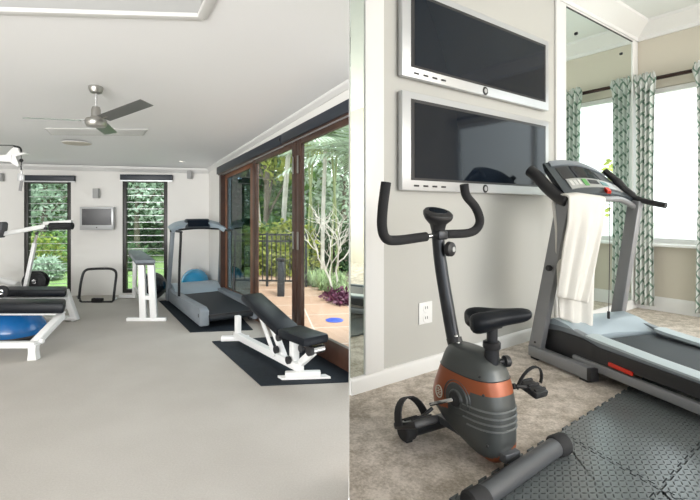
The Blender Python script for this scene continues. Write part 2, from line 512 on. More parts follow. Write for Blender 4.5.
for i in range(4):
    p, q = ring[i], ring[(i+1) % 4]
    mb.bar(p, q, 0.07, 0.03, bev=0.006)
struct('trim_1', mb, trim_w)
# cornices
mb = MB()
def cornice(mb, p, q, nrm, size=0.07):
    pr_ = [(0, 0), (0, -size), (size*0.2, -size), (size*0.5, -size*0.65), (size*0.8, -size*0.5), (size, -size*0.15), (size, 0)]
    mb.loft([[Vector((P_.x+nrm.x*u_, P_.y+nrm.y*u_, P_.z+w_)) for u_, w_ in pr_] for P_ in (p, q)])
def cz(p): return Vector((p.x, p.y, ceil_z(p.x, p.y)))
cornice(mb, cz(A), cz(A+rd*sEnd), rn, 0.06)
struct('trim_2', mb, trim_w)
mb = MB(); cornice(mb, cz(A), cz(A+bd*6.0), bn, 0.09)
struct('trim_3', mb, trim_w)
# door sill
mb = MB()
P0 = A+rd*sd0; P1 = A+rd*sDoorEnd
mb.hexa([(P0+rn*0.02).to_tuple(), (P1+rn*0.02).to_tuple(), (P1-rn*0.2).to_tuple(), (P0-rn*0.2).to_tuple()]+[((p_.x, p_.y, 0.03)) for p_ in (P0+rn*0.02, P1+rn*0.02, P1-rn*0.2, P0-rn*0.2)])
struct('trim_4', mb, brown_light, smooth=False)
mb = MB()
for p_ in (0.005,):
    a_, c_ = A+rd*sd0+rn*0.01, A+rd*sDoorEnd+rn*0.01
    a_.z = head(sd0)-0.05; c_.z = head(sDoorEnd)-0.05
    mb.bar(a_, c_, 0.15, 0.12)
    for s_ in (sd0+0.04, sDoorEnd-0.04):
        q = A+rd*s_; mb.bar((q.x, q.y, 0.03), (q.x, q.y, head(s_)), 0.13, 0.08, up=rd)
struct('trim_5', mb, brown_frame)

# sliding door leaves
def leaf(n, pa, pb, off, stile, fm, gm, handle=None, rail=0.24):
    s0, s1 = RWp(pa, 300, off)[0], RWp(pb, 300, off)[0]
    base = A+rn*off
    r = bpy.data.objects.new('door_%d' % n, None); COL.objects.link(r); r['kind'] = 'structure'
    r.location = (base+rd*s0)
    def P_(s_, z_, o_=0.0): q = base+rd*s_+rn*o_; return Vector((q.x, q.y, z_))
    top = lambda s_: head(s_)-0.10
    mb = MB(); t_ = 0.045
    def piece(a_, c_, lo, hi):
        c = []
        for zf in (lo, hi):
            for s_, o_ in ((a_, t_/2), (c_, t_/2), (c_, -t_/2), (a_, -t_/2)):
                c.append(P_(s_, zf(s_), o_))
        mb.hexa(c, 0.004)
    piece(s0, s0+stile[0], lambda s_: 0.03, top); piece(s1-stile[1], s1, lambda s_: 0.03, top)
    piece(s0+stile[0], s1-stile[1], lambda s_: 0.03, lambda s_: rail)
    piece(s0+stile[0], s1-stile[1], lambda s_: top(s_)-0.07, top)
    mb.done('door_frame', fm, r, world=True)
    mb = MB()
    c = []
    for zf in (lambda s_: rail, lambda s_: top(s_)-0.07):
        for s_, o_ in ((s0+stile[0], .003), (s1-stile[1], .003), (s1-stile[1], -.003), (s0+stile[0], -.003)):
            c.append(P_(s_, zf(s_), o_))
    mb.hexa(c); mb.done('door_glass', gm, r, world=True, smooth=False)
    if handle:
        for s_, z_ in handle:
            mb = MB(); mb.bar(P_(s_, z_-0.1, t_/2+0.012), P_(s_, z_+0.1, t_/2+0.012), 0.03, 0.018, up=rn, bev=0.006)
            mb.done('door_handle', brushed, r, world=True)
    return s0, s1
s_a = RWp(226.5, 300)[0]; s_b = RWp(257, 300)[0]
hz = RWp(298, 240)[1]
leaf(1, 226, 257.5, -0.035, (0.06, 0.22), brown_light, glass_tint)
s298 = RWp(298, 300, 0.03)[0]
leaf(2, 254, 298, 0.03, (0.10, 0.11), brown_frame, glass_clear, [(s298-0.055, hz), (s298-0.055, hz+0.85)])
leaf(3, 298.2, 362, 0.03, (0.11, 0.10), brown_frame, glass_clear, [(s298+0.06, hz), (s298+0.06, hz+0.85)])

# pelmets over the glass wall (roller blind cases)
def case(pa, ya0, ya1, pb, yb0, yb1, off, label):
    (s0, zt0), (s1, zt1) = RWp(pa, ya0, off), RWp(pb, yb0, off)
    zb0, zb1 = RWp(pa, ya1, off)[1], RWp(pb, yb1, off)[1]
    t = thing('roller_blind', label, 'blind', A+rd*s0, 0, 'roller blind cases over the glass doors')
    c = []
    for (s_, lo, hi) in ((s0, zb0, zt0), (s1, zb1, zt1)): pass
    def P_(s_, z_, o_): q = A+rd*s_+rn*o_; return Vector((q.x, q.y, z_))
    c = [P_(s0, zb0, off), P_(s1, zb1, off), P_(s1, zb1, 0.005), P_(s0, zb0, 0.005), P_(s0, zt0, off), P_(s1, zt1, off), P_(s1, zt1, 0.005), P_(s0, zt0, 0.005)]
    MB().hexa(c, 0.006).done('blind_case', navy_pelmet, t, world=True)
    d_ = 0.022
    c = [P_(s0, zb0-d_, off*0.7), P_(s1, zb1-d_, off*0.7), P_(s1, zb1-d_, 0.02), P_(s0, zb0-d_, 0.02), P_(s0, zb0-.002, off*0.7), P_(s1, zb1-.002, off*0.7), P_(s1, zb1-.002, 0.02), P_(s0, zb0-.002, 0.02)]
    MB().hexa(c).done('bottom_bar', silver_pl, t, world=True)
    mb = MB()
    e_ = P_(s1-0.03, zb1+(zt1-zb1)*0.5, off+0.004); mb.cyl(e_-rn*0.004, e_+rn*0.008, 0.018)
    mb.done('end_boss', black_plastic, t, world=True)
case(216.5, 167.5, 174.5, 280.5, 134.5, 144.5, 0.10, 'dark navy roller blind case over the far pair of glass doors')
case(281, 134, 143.5, 359, 92.9, 106.3, 0.11, 'dark navy roller blind case over the nearest glass door')

# louvre windows
def louvre(n, hole, casepx, caselabel):
    s0, s1, z0, z1 = hole
    r = bpy.data.objects.new('window_%d' % n, None); COL.objects.link(r); r['kind'] = 'structure'
    r.location = A+bd*s0
    def P_(s_, z_, o_=0): q = A+bd*s_+bn*o_; return Vector((q.x, q.y, z_))
    mb = MB(); w = 0.065
    for a_, c_ in ((P_(s0+w/2, z0, -.05), P_(s0+w/2, z1, -.05)), (P_(s1-w/2, z0, -.05), P_(s1-w/2, z1, -.05))):
        mb.bar(a_, c_, w, 0.1, up=bn, bev=0.004)
    for zz in (z0+w/2, z1-w/2): mb.bar(P_(s0+w, zz, -.05), P_(s1-w, zz, -.05), 0.1, w, bev=0.004)
    mb.done('window_frame', dark_frame, r, world=True)
    mb = MB(); nb = 16; hgt = (z1-z0-2*w)/nb
    edge = MB()
    for i in range(nb):
        zc = z0+w+hgt*(i+0.5)
        a_, c_ = P_(s0+w, zc, -.05), P_(s1-w, zc, -.05)
        tilt = (bn*0.35+Vector((0, 0, -1))).normalized() if i > 5 else Vector((0, 0, 1))
        mb.bar(a_, c_, 0.005, hgt*1.08, up=tilt)
        lo = tilt*hgt*0.5*(1 if tilt.z < 0 else -1)
        edge.bar(a_+lo, c_+lo, 0.010, 0.008)
    mb.done('louvre_blades', glass_louvre, r, world=True, smooth=False)
    edge.done('blade_edges', silver_pl, r, world=True, smooth=False)
    x0, x1, y0, y1 = casepx
    (sa, za), (sb_, zb) = BWp(x1, y0, 0.08), BWp(x0, y1, 0.08)
    t = thing('roller_blind', caselabel, 'blind', A+bd*sa, 0)
    MB().bar(P_(sa, (za+zb)/2, 0.045), P_(sb_, (za+zb)/2, 0.045), 0.085, za-zb, bev=0.004).done('blind_case', navy_pelmet, t, world=True)
    MB().bar(P_(sa, zb-0.012, 0.035), P_(sb_, zb-0.012, 0.035), 0.04, 0.02).done('bottom_bar', silver_pl, t, world=True)
louvre(1, holes[1], (21, 74, 175.5, 180.5), 'dark navy blind case over the left louvre window')
louvre(2, holes[0], (120, 172, 174.8, 179.8), 'dark navy blind case over the right louvre window, left of the treadmill')

part_m = pmat('grey_partition_paint', (0.34, 0.335, 0.32), 0.8)
# the partition between the two gyms: seen edge-on
mb = MB()
y0, y1 = 0.06, 2.47
mb.hexa([(rad(348.9, y0), y0, -0.05), (rad(349.15, y0), y0, -0.05), (rad(349.15, y1), y1, -0.05), (rad(348.9, y1), y1, -0.05),
         (rad(348.9, y0), y0, 3.6), (rad(349.15, y0), y0, 3.6), (rad(349.15, y1), y1, 3.6), (rad(348.9, y1), y1, 3.6)])
struct('room_light_divider', mb, part_m, smooth=False)
mb = MB()
mb.hexa([(.0, -5.5, -.05), (.08, -5.5, -.05), (.015, -.02, -.05), (.0, -.02, -.05), (.0, -5.5, 3.7), (.08, -5.5, 3.7), (.015, -.02, 3.7), (.0, -.02, 3.7)])
struct('room_light_divider', mb, part_m, smooth=False)  # unseen stretch behind the camera, added to keep each gym's fill light apart

# ================================================================== SHELL, RIGHT GYM
C0 = fl(636, 210+(952-636)*.307, ZR)
wa = math.atan2(F, 952-PX)
ru = Vector((math.cos(wa), math.sin(wa), 0))          # along tv wall, rightwards
rv = Vector((-math.sin(wa), math.cos(wa), 0))         # out through the tv wall
def R(u, v, z): q = C0+ru*u+rv*v; return Vector((q.x, q.y, ZR+z))
RM = Matrix.Translation(C0) @ Matrix.Rotation(wa, 4, 'Z')   # local u,v,z
HC = 3.02
uL = -3.9655
ux = 3.2
vB = -6.5
# floor slab
mb = MB()
lp = lambda Y_: Vector((rad(349.15, Y_), Y_, 0))
poly = [R(0.15, 0.12, 0), R(-3.95, 0.12, 0)]
p_end = R(uL, 0, 0); p_near = lp(0.06)
corner = [Vector((p_end.x, p_end.y, 0)), Vector((p_near.x, p_near.y, 0)), Vector((0.09, -5.0, 0)), R(0.15, vB, 0)]
poly = [(p.x, p.y, ZR-0.1) for p in [R(0.15, 0.12, 0)]+[R(uL+.101, 0.12, 0)]+corner]
mb.prism(poly, (0, 0, 0.1))
struct('floor', mb, carpet_r, smooth=False)
# tv wall: cells with recessed mirrors are plain wall behind them
mb = MB()
wl = [R(uL, 0, -.1), R(0.12, 0, -.1), R(0.12, 0.14, -.1), R(uL+0.118, 0.14, -.1)]
mb.hexa([tuple(p) for p in wl]+[(p.x, p.y, ZR+HC+.05) for p in wl])
struct('wall_tv', mb, wall_g, smooth=False)
# window wall with one wide opening
mb = MB()
wsill, whead = 0.70, 2.33
hv0, hv1 = -0.06, -2.5
wall_cols(mb, R(0, 0, 0), -rv, -ru, 0.14, 0.0, -vB, ZR-.1, ZR+HC+.05, [(-hv0, -hv1, ZR+wsill, ZR+whead)])
struct('wall_window', mb, wall_b, smooth=False)
# ceiling right
mb = MB()
poly = [(p.x, p.y, ZR+HC) for p in [R(0.12, 0.12, 0), R(uL+.101, 0.12, 0)]+corner]
mb.prism(poly, (0, 0, 0.1)); struct('ceiling', mb, ceil_r, smooth=False)
# wall behind the viewer, with the doorway-like opening left open at its left end
mb = MB(); mb.hexa([tuple(R(u_, v_, z_)) for z_ in (-.1, HC) for u_, v_ in ((0.0, vB), (-2.2, vB), (-2.2, vB-.12), (0.0, vB-.12))])
struct('wall_rear', mb, wall_b, smooth=False)
# window joinery
r = bpy.data.objects.new('window_3', None); COL.objects.link(r); r['kind'] = 'structure'; r.location = R(0, hv0, wsill)
mb = MB()
for v_ in (hv0-.02, hv1+.02, (hv0+hv1)/2, hv0-.62): mb.bar(R(.06, v_, wsill), R(.06, v_, whead), .05, .06, up=ru)
for z_ in (wsill+.03, whead-.03): mb.bar(R(.06, hv0, z_), R(.06, hv1, z_), .06, .05)
mb.done('window_frame', trim_w, r, world=True)
MB().bar(R(.06, hv0-.03, (wsill+whead)/2), R(.06, hv1+.03, (wsill+whead)/2), .006, whead-wsill-.06).done('window_glass', glass_clear, r, world=True, smooth=False)
mb = MB(); mb.bar(R(-.03, hv0+.05, wsill-.012), R(-.03, hv1-.05, wsill-.012), .15, .028, bev=.006)
mb.done('window_sill', trim_w, r, world=True)
# baseboards, crown, casings
def prof_bar(mb, p, q, nrm, prof):
    mb.loft([[Vector((P_.x+nrm.x*u_, P_.y+nrm.y*u_, P_.z+w_)) for u_, w_ in prof] for P_ in (p, q)])
bbp = [(0, 0), (0.018, 0), (0.018, 0.072), (0.012, 0.088), (0.004, 0.094), (0, 0.094)]
mb = MB(); prof_bar(mb, R(uL+.005, 0, 0), R(0, 0, 0), -rv, bbp); struct('baseboard_tv', mb, trim_w)
bbp2 = [(u_, w_*1.55) for u_, w_ in bbp]
mb = MB(); prof_bar(mb, R(0, -0.02, 0), R(0, -3.4, 0), -ru, bbp2); struct('baseboard_window', mb, trim_w)
cr = [(0, 0), (0.17, 0), (0.17, -.03), (0.13, -.05), (0.07, -.10), (0.03, -.125), (0.03, -.16), (0, -.16)]
mb = MB(); prof_bar(mb, R(uL+.005, 0, HC), R(0, 0, HC), -rv, cr); struct('trim_6', mb, trim_w)
mb = MB(); prof_bar(mb, R(0, 0, HC), R(0, -4.0, HC), -ru, cr); struct('trim_7', mb, trim_w)
def casing(n, u0, u1, z0=0.094, z1=HC-.16, d=0.02):
    struct('trim_%d' % n, MB().hexa([tuple(R(u_, v_, z_)) for z_ in (z0, z1) for u_, v_ in ((u0, -d), (u1, -d), (u1, 0), (u0, 0))], .004), trim_w)
casing(8, -3.86, -3.715)
casing(9, -1.715, -1.545)
casing(10, -0.13, -0.005)
casing(11, -1.545, -0.13, 2.845, HC-.16)

# mirrors
def mirror(u0, u1, z0, z1, label, clips):
    t = thing('wall_mirror', label, 'mirror', R((u0+u1)/2, 0, z0), wa)
    MB().hexa([tuple(R(u_, v_, z_)) for z_ in (z0, z1) for u_, v_ in ((u0, -.010), (u1, -.010), (u1, -.002), (u0, -.002))]).done('mirror_glass', mirror_m, t, world=True, smooth=False)
    mb = MB()
    e_ = .008
    for a_, c_ in (((u0, z1), (u1, z1)), ((u1, z0), (u1, z1))):
        mb.bar(R(a_[0], -.012, a_[1]), R(c_[0], -.012, c_[1]), .008, .012)
    plabel(mb.done('mirror_edge', gun_tube, t, world=True), 'dark thin edge strip')
    for (u_, z_) in clips:
        MB().lathe([(0.0, -.012), (.012, -.010), (.014, 0), (0, 0)], R(u_, -.012, z_), rv).done('clip', gun_tube, t, world=True)
cl = []
import itertools
for q in ((575, 34), (620, 54)):
    p = on_wall(q[0], q[1], C0, rv); cl.append(((p-C0).dot(ru), p.z-ZR))
mirror(-1.545, -0.13, 0.10, 2.845, 'tall frameless wall mirror reflecting the trellis curtains, behind the treadmill console', cl)
mirror(-3.963, -3.862, 0.10, 2.84, 'narrow sliver of wall mirror at the seam, left of the exercise bike', [])
# small wall return that carries the partition's end


# ================================================================== LEFT GYM: fittings
def ballpart(name, mb, m, t, lab=None, **k):
    o = mb.done(name, m, t, **k)
    if lab: o['label'] = lab
    return o
# ceiling fan (local metres, hung from the raked ceiling)
fz = 0
FY = 3.55
fp = at(96, 97, FY); ztop_f = ceil_z(fp.x, fp.y)
Yf = (CZ0+CZK*7.85-HL)/((PY-87)/F+CZK)
fp = at(96, 87, Yf)
fan = thing('ceiling_fan', 'brushed metal ceiling fan with three grey blades', 'fan', fp, 0)
sF = Yf/F        # metres per pixel at the fan
def fh(py): return (87-py)*sF
MB().lathe([(0, .015), (.062, .015), (.066, 0), (.066, -.022), (.052, -.055), (.03, -.066), (0, -.066)], (0,0,0)).done('canopy', brushed, fan)
MB().cyl((0,0,-.05), (0,0,fh(108)), 0.012).done('downrod', chrome, fan)
m0 = fh(121)
MB().lathe([(0, fh(106.5)), (.034, fh(107)), (.042, fh(110)), (.044, fh(116)), (.05, fh(117.5)), (.09, fh(119)), (.098, fh(121)), (.098, fh(124)), (.085, fh(126.5)), (.0, fh(127.5))], (0,0,0), seg=36).done('motor_housing', brushed, fan)
for tip, mm, w0_, w1_ in ((at(26, 118, Yf), blade_g, .12, .10), (at(147, 102.5, Yf*.90), blade_m, .13, .13), (at(111, 133.5, Yf*1.15), blade_g, .14, .13)):
    tl = tip-fp; d3 = Vector((tl.x, tl.y, tl.z-m0))
    Lb = d3.length; d_ = d3.normalized()
    hp = Vector((-d_.y, d_.x, 0)).normalized()
    s2 = (hp+Vector((0, 0, -.22))).normalized(); s2 = (s2-d_*s2.dot(d_)).normalized()
    upb = d_.cross(s2); cpos = Vector((0, 0, m0))
    mb = MB(); c = []
    for hh in (-.003, .003):
        for a_, b_ in ((.13, -w0_/2), (Lb, -w1_/2), (Lb, w1_/2), (.13, w0_/2)):
            c.append(d_*a_+s2*b_+upb*hh+cpos)
    mb.hexa(c)
    o = mb.done('blade', mm, fan, smooth=False)
    mb = MB(); mb.bar(d_*.07+cpos, d_*.2+cpos, .035, .006); mb.done('blade_bracket', brushed, o)

# ceiling grille, round speaker, downlight
def ceil_poly(pts): return [ceil_pt(*p) for p in pts]
g_ = ceil_poly([(45, 128), (148, 129), (144, 134.5), (51, 133.8)])
gr = thing('ceiling_vent', 'long flat grey air grille in the white ceiling behind the fan', 'vent', (g_[3]+g_[2])/2, 0)
MB().prism([p-Vector((0,0,.012)) for p in g_], (0,0,.012)).done('grille_frame', pmat('vent_paint', (.56,.56,.54), .6), gr, world=True, smooth=False)
mb = MB()
for i in range(5):
    t0 = .12+.19*i
    a_, c_ = g_[0].lerp(g_[3], t0), g_[1].lerp(g_[2], t0)
    a_, c_ = a_.lerp(c_, .02), a_.lerp(c_, .98)
    mb.bar(a_-Vector((0,0,.018)), c_-Vector((0,0,.018)), .03, .008)
mb.done('slats', pmat('vent_slat', (.50,.50,.48), .5), gr, world=True, smooth=False)
cp = ceil_pt(77, 142.6)
cs = thing('ceiling_speaker', 'round cream speaker grille in the ceiling above the left louvre window', 'speaker', cp)
MB().lathe([(0,-.022), (.17,-.02), (.185,-.014), (.19,0), (0,0)], (0,0,0)).done('speaker_grille', pmat('cream_grille', (.60,.55,.47), .6, bump=.2, bscale=300), cs)
MB().lathe([(.187,-.012), (.2,-.008), (.203,0), (.187,0)], (0,0,0), seg=32).done('speaker_rim', trim_w, cs)
cp = ceil_pt(182, 161.8)
dl_ = thing('downlight', 'small lit downlight in the ceiling above the left treadmill', 'light', cp)
MB().lathe([(.035,-.014), (.05,-.01), (.055,0), (.035,0)], (0,0,0)).done('bezel', trim_w, dl_)
MB().lathe([(0,-.01), (.034,-.01), (.034,0), (0,0)], (0,0,0)).done('lens', lens_m, dl_)

# wall speakers and tv on back wall
def BWP(s_, z_, o_=0): q = A+bd*s_+bn*o_; return Vector((q.x, q.y, z_))
def bw_box(t, name, x0, x1, y0, y1, d0, d1, m, bev=.004):
    (sa, za), (sb_, zb) = BWp(x1, y0, d1), BWp(x0, y1, d1)
    return MB().bar(BWP((sa+sb_)/2, zb, (d0+d1)/2), BWP((sa+sb_)/2, za, (d0+d1)/2), abs(sb_-sa), d1-d0, up=bn, bev=bev).done(name, m, t, world=True)
spk_m = pmat('speaker_grey', (.36,.36,.36), .6)
t = thing('wall_speaker', 'small grey speaker on the back wall above the silver television', 'speaker', BWP(BWp(96,193)[0], BWp(96,193)[1]))
bw_box(t, 'speaker_body', 92.5, 98, 188.5, 198, .03, .12, spk_m); bw_box(t, 'bracket', 94.5, 96.5, 192, 195, .004, .04, silver_pl)
t = thing('wall_speaker', 'small grey speaker high on the back wall above the left treadmill', 'speaker', BWP(BWp(189,174)[0], BWp(189,174)[1]))
bw_box(t, 'speaker_body', 187, 191.5, 170.5, 178.5, .03, .12, spk_m); bw_box(t, 'bracket', 188.5, 190, 173, 175.5, .004, .04, silver_pl)
t = thing('wall_speaker', 'grey wall speaker cut off by the left edge of the photo', 'speaker', BWP(BWp(-1,177)[0], BWp(-1,177)[1]))
bw_box(t, 'speaker_body', -4, 1.2, 173, 181, .03, .12, spk_m); bw_box(t, 'bracket', -2.5, -1, 175, 178, .004, .04, silver_pl)
t = thing('television', 'small silver flat television on the back wall between the louvre windows', 'television', BWP(BWp(96,229)[0], BWp(96,229)[1]))
bw_box(t, 'television_case', 79.5, 113.2, 206.8, 230, .05, .13, silver_pl, .008)
bw_box(t, 'screen', 81.8, 111.4, 208.6, 225.2, .125, .133, pmat('grey_lcd', (.045,.045,.05), .2), 0)
bw_box(t, 'wall_bracket', 92, 100, 213, 222, .004, .06, black_plastic)
bw_box(t, 'power_light', 96, 97.2, 227, 228, .13, .134, black_plastic, 0)

# blind cord weights on the left blind
# black square tube frame standing at the back wall
def fW(px, py, Y): return at(px, py, Y)
Yk = fl(97, 302).y
ab = thing('push_up_stand', 'black tubular push-up frame standing on the carpet below the small television', 'exercise stand', (fl(97, 302.5)))
pts = [at(79, 299, Yk), at(80.5, 285, Yk+.02), at(83, 274, Yk+.06), at(86, 270.2, Yk+.08), at(91, 269, Yk+.09), at(104, 268.6, Yk+.09), at(111.5, 269, Yk+.09), at(115.5, 271.5, Yk+.08), at(116.2, 276, Yk+.06), at(115, 286, Yk+.02), at(113.5, 300, Yk)]
MB().tube(smooth_path(pts, 4), .021, 10).done('hoop', black_metal, ab, world=True)
MB().tube([at(80, 300.5, Yk), at(82, 302.3, Yk-.03), at(112, 301.8, Yk-.03), at(113.7, 299.5, Yk)], .02, 10).done('base_bar', black_metal, ab, world=True)
MB().box(at(97.5, 300.3, Yk-.04), (.19, .06, .075), bev=.015).done('grip_block', black_foam, ab, world=True)
MB().tube([at(80, 299, Yk), at(77.5, 296.5, Yk+.3)], .016, 8).done('rear_leg', black_metal, ab, world=True)
MB().tube([at(113.5, 299.5, Yk), at(116.5, 298.2, Yk+.2)], .016, 8).done('rear_leg', white_powder, ab, world=True)

# ------------------------------------------------------------------ treadmill, left gym (local frame)
TO = fl(200, 331); TB = fl(163, 299.5)
tyaw = math.atan2(-(TB-TO).x, (TB-TO).y)
mq = [fl(159, 301.2), fl(190, 332.6), fl(253, 330.2), fl(222, 296.5)]
o = MB().prism([(p.x, p.y, .001) for p in mq], (0,0,.007)).done('floor_mat', mat_rub, smooth=False)
tag(o, 'black rubber mat lying under the left treadmill', 'mat')
tm = thing('treadmill', 'blue-grey treadmill on a black mat by the back wall of the left gym', 'treadmill', (TO.x, TO.y, .008), tyaw)
LT = (TB-TO).length; W_ = .84
# side beams: from the tail (y=0) to front, local x 0..W_
for sx_ in (0, 1):
    x0 = .0 if sx_ == 0 else W_-.12
    poly = [(x0, .0, .04), (x0, 0, .24), (x0, .10, .27), (x0, .9, .235), (x0, 1.5, .22), (x0, 1.75, .25), (x0, 2.0, .25), (x0, 2.02, .04)]
    o = MB().prism(poly, (.12, 0, 0), .018).done('side_rail', tread_grey, tm)
    MB().lathe([(0,.004), (.022,.003), (.025,0), (0,0)], (x0 if sx_ == 0 else x0+.12, .07, .17), (-1 if sx_ == 0 else 1,0,0)).done('bolt', black_plastic, o)
MB().box((W_/2, .95, .16), (W_-.22, 1.9, .03)).done('deck', black_plastic, tm)
mb = MB(); mb.loft([[(x_, y_, z_) for (y_, z_) in [(.0,.13)]+[(.055-.055*math.cos(a_), .13+.05*math.sin(a_)) for a_ in (0.5,1.0,1.57)]+[(1.55,.19),(1.55,.155),(.09,.09),(.03,.085)]] for x_ in (.13, W_-.13)])
mb.done('belt', belt_m, tm)
MB().cyl((.13,.045,.13), (W_-.13,.045,.13), .048).done('rear_roller', belt_m, tm)
mb = MB(); mb.loft([[(x_, y_, z_) for (y_, z_) in [(1.5,.19),(1.62,.27),(1.8,.31),(1.98,.30),(2.04,.2),(2.04,.05),(1.5,.05)]] for x_ in (.05, W_-.05)])
mb.done('motor_hood', tread_light, tm)
for x_ in (.09, W_-.09):
    MB().box((x_, .2, .02), (.05, .07, .04), bev=.008).done('foot', black_rubber, tm)
    MB().box((x_, 1.85, .02), (.05, .07, .04), bev=.008).done('foot', black_rubber, tm)
zt = 1.20
for x_, xx in ((-.01, .02), (W_+.01, W_-.02)):
    MB().bar((x_, 1.86, .06), (xx, 1.62, zt), .055, .10, up=(0,1,0), bev=.012).done('upright', tread_grey, tm)
mb = MB()
cps = [(-.02, 1.60, zt), (.06, 1.6, zt+.055), (.2, 1.62, zt+.09), (W_/2, 1.63, zt+.105), (W_-.2, 1.62, zt+.085), (W_-.06, 1.6, zt+.04), (W_+.02, 1.58, zt-.01)]
mb.sweep(smooth_path(cps, 5), .14, .07, up=(0,-.35,1)); co = mb.done('console_arch', tread_light, tm)
mb = MB(); mb.box((W_/2-.02, 1.60, zt+.085), (.40, .09, .17), rotm(math.radians(-28), 'X'), bev=.03); cn = mb.done('console', console_m, tm)
mb = MB(); mb.box((W_/2-.02, 1.545, zt+.10), (.33, .006, .11), rotm(math.radians(-28), 'X')); mb.done('display', screen, cn)
MB().tube(smooth_path([(-.02,1.62,zt-.02), (.1,1.56,zt), (W_/2,1.55,zt+.02), (W_-.1,1.56,zt), (W_+.05,1.58,zt-.01)], 5), .016, 8).done('cross_bar', black_metal, tm)
MB().tube(smooth_path([(.06, 1.56, zt-.02), (.07, 1.28, zt-.02), (.045, 1.2, zt-.04), (.04, 1.18, zt-.12), (.02, 1.18, .6), (.015, 1.18, .2)], 5), .019, 8).done('handrail', black_metal, tm)
MB().tube(smooth_path([(W_, 1.56, zt-.02), (W_+.05, 1.3, zt-.02), (W_+.06, 1.2, zt-.05), (W_+.05, 1.18, zt-.14), (W_+.04, 1.18, .6), (W_+.02, 1.18, .22)], 5), .019, 8).done('handrail', black_metal, tm)

# balls
bp_ = fl(195.5, 299.5); rB = .255
bp_ = at(195, 281, 7.78)
o = MB().ball((0,0,0), rB*.95, 32).done('exercise_ball', blue_ball); o.location = (bp_.x, bp_.y, rB*.95)
tag(o, 'shiny blue exercise ball on the floor behind the left treadmill', 'ball')
bp_ = at(152.3, 283, 7.47)
o = MB().ball((0,0,0), .232, 32).done('exercise_ball', black_ball); o.location = (bp_.x, bp_.y, .232)
tag(o, 'black exercise ball between the tall white bench and the left treadmill', 'ball')

# ------------------------------------------------------------------ tall narrow white bench with grey pad
f0 = fl(147, 321.3); b0 = fl(127, 298.3)
hb = thing('training_bench', 'tall white frame bench with a narrow grey pad in front of the right louvre window', 'bench', (f0.x, f0.y, 0))
def lerp(a_, c_, t_): return a_+(c_-a_)*t_
Yf_ = f0.y; Yb_ = b0.y
MB().bar(at(127, 319.2, Yf_), at(166.5, 319.2, Yf_), .06, .05, bev=.008).done('front_foot', white_powder, hb, world=True)
MB().bar(at(119, 296.4, Yb_), at(136, 296.4, Yb_), .06, .05, bev=.008).done('rear_foot', white_powder, hb, world=True)
MB().bar(at(143.5, 318, Yf_), at(141.5, 263, Yf_), .09, .06, up=(0,1,0), bev=.006).done('front_leg', white_powder, hb, world=True)
MB().bar(at(154, 318, Yf_), at(151, 263, Yf_), .09, .06, up=(0,1,0), bev=.006).done('front_leg', white_powder, hb, world=True)
MB().bar(at(134.5, 296, Yb_), at(135, 256, Yb_-.1), .06, .06, up=(0,1,0), bev=.006).done('rear_leg', white_powder, hb, world=True)
MB().bar(at(147.5, 297, Yf_+.02), at(135, 288, Yb_), .06, .05, bev=.006).done('spine', white_powder, hb, world=True)
MB().bar(at(141, 297.5, Yf_), at(153, 297.5, Yf_), .05, .06, bev=.006).done('cross_brace', white_powder, hb, world=True)
def pad_poly(mb, px, Y0, Y1, th, bev=.015):
    pass
p0, p1 = at(134.5, 259.8, Yf_-.05), at(155.5, 259.5, Yf_-.05)
q0, q1 = at(128, 252.6, Yb_-.2), at(142, 252.9, Yb_-.2)
zz = (p0.z+p1.z)/2
def flat(p, z): return Vector((p.x, p.y, z))
MB().hexa([flat(p0, zz-.055), flat(p1, zz-.055), flat(q1, zz-.055), flat(q0, zz-.055), flat(p0, zz), flat(p1, zz), flat(q1, zz), flat(q0, zz)], .014).done('pad', grey_pad, hb, world=True)
MB().hexa([flat(p0, zz-.075)+Vector((.02,.01,0)), flat(p1, zz-.075)+Vector((-.02,.01,0)), flat(q1, zz-.075), flat(q0, zz-.075), flat(p0, zz-.055)+Vector((.02,.01,0)), flat(p1, zz-.055)+Vector((-.02,.01,0)), flat(q1, zz-.055), flat(q0, zz-.055)]).done('pad_board', black_plastic, hb, world=True)

# ------------------------------------------------------------------ adjustable bench
mq = [fl(212, 342), fl(261, 386.3), fl(348.5, 382.5), fl(348.5, 369.5), fl(290, 336)]
o = MB().prism([(p.x, p.y, .001) for p in mq], (0,0,.008)).done('floor_mat', mat_rub, smooth=False)
tag(o, 'large black rubber mat under the white adjustable bench by the glass doors', 'mat')
fA, fB = fl(304, 379), fl(236, 341.5)
ax_ = (fB-fA); LB = ax_.length; byaw = math.atan2(-ax_.x, ax_.y)
bn_ = thing('adjustable_bench', 'white adjustable weight bench with raised black backrest on a black mat', 'bench', (fA.x, fA.y, .009), byaw)
# local: +y towards the rear foot, x right
def blp(px, py, x_):   # local point with given local x seen at px,py
    c_, s_ = math.cos(byaw), math.sin(byaw)
    ox, oy = -fA.x, -fA.y
    ol = Vector((ox*c_+oy*s_, -ox*s_+oy*c_, HL-.009))
    r_ = Vector(((px-PX)/F, 1, -(py-PY)/F)); rl = Vector((r_.x*c_+r_.y*s_, -r_.x*s_+r_.y*c_, r_.z))
    t_ = (x_-ol.x)/rl.x
    return ol+rl*t_
dx_ = rotm(-byaw, 'Z')@Vector((1, 0.08, 0))
MB().prism([Vector((0,0,0))-dx_*.215+Vector((0,-.04,0)), Vector((0,0,0))+dx_*.215+Vector((0,-.04,0)), Vector((0,0,0))+dx_*.215+Vector((0,.04,0)), Vector((0,0,0))-dx_*.215+Vector((0,.04,0))], (0,0,.018)).done('front_foot', white_powder, bn_)
MB().bar(-dx_*.17+Vector((0,0,.035)), dx_*.15+Vector((0,0,.035)), .07, .055, bev=.012).done('front_bar', white_powder, bn_)
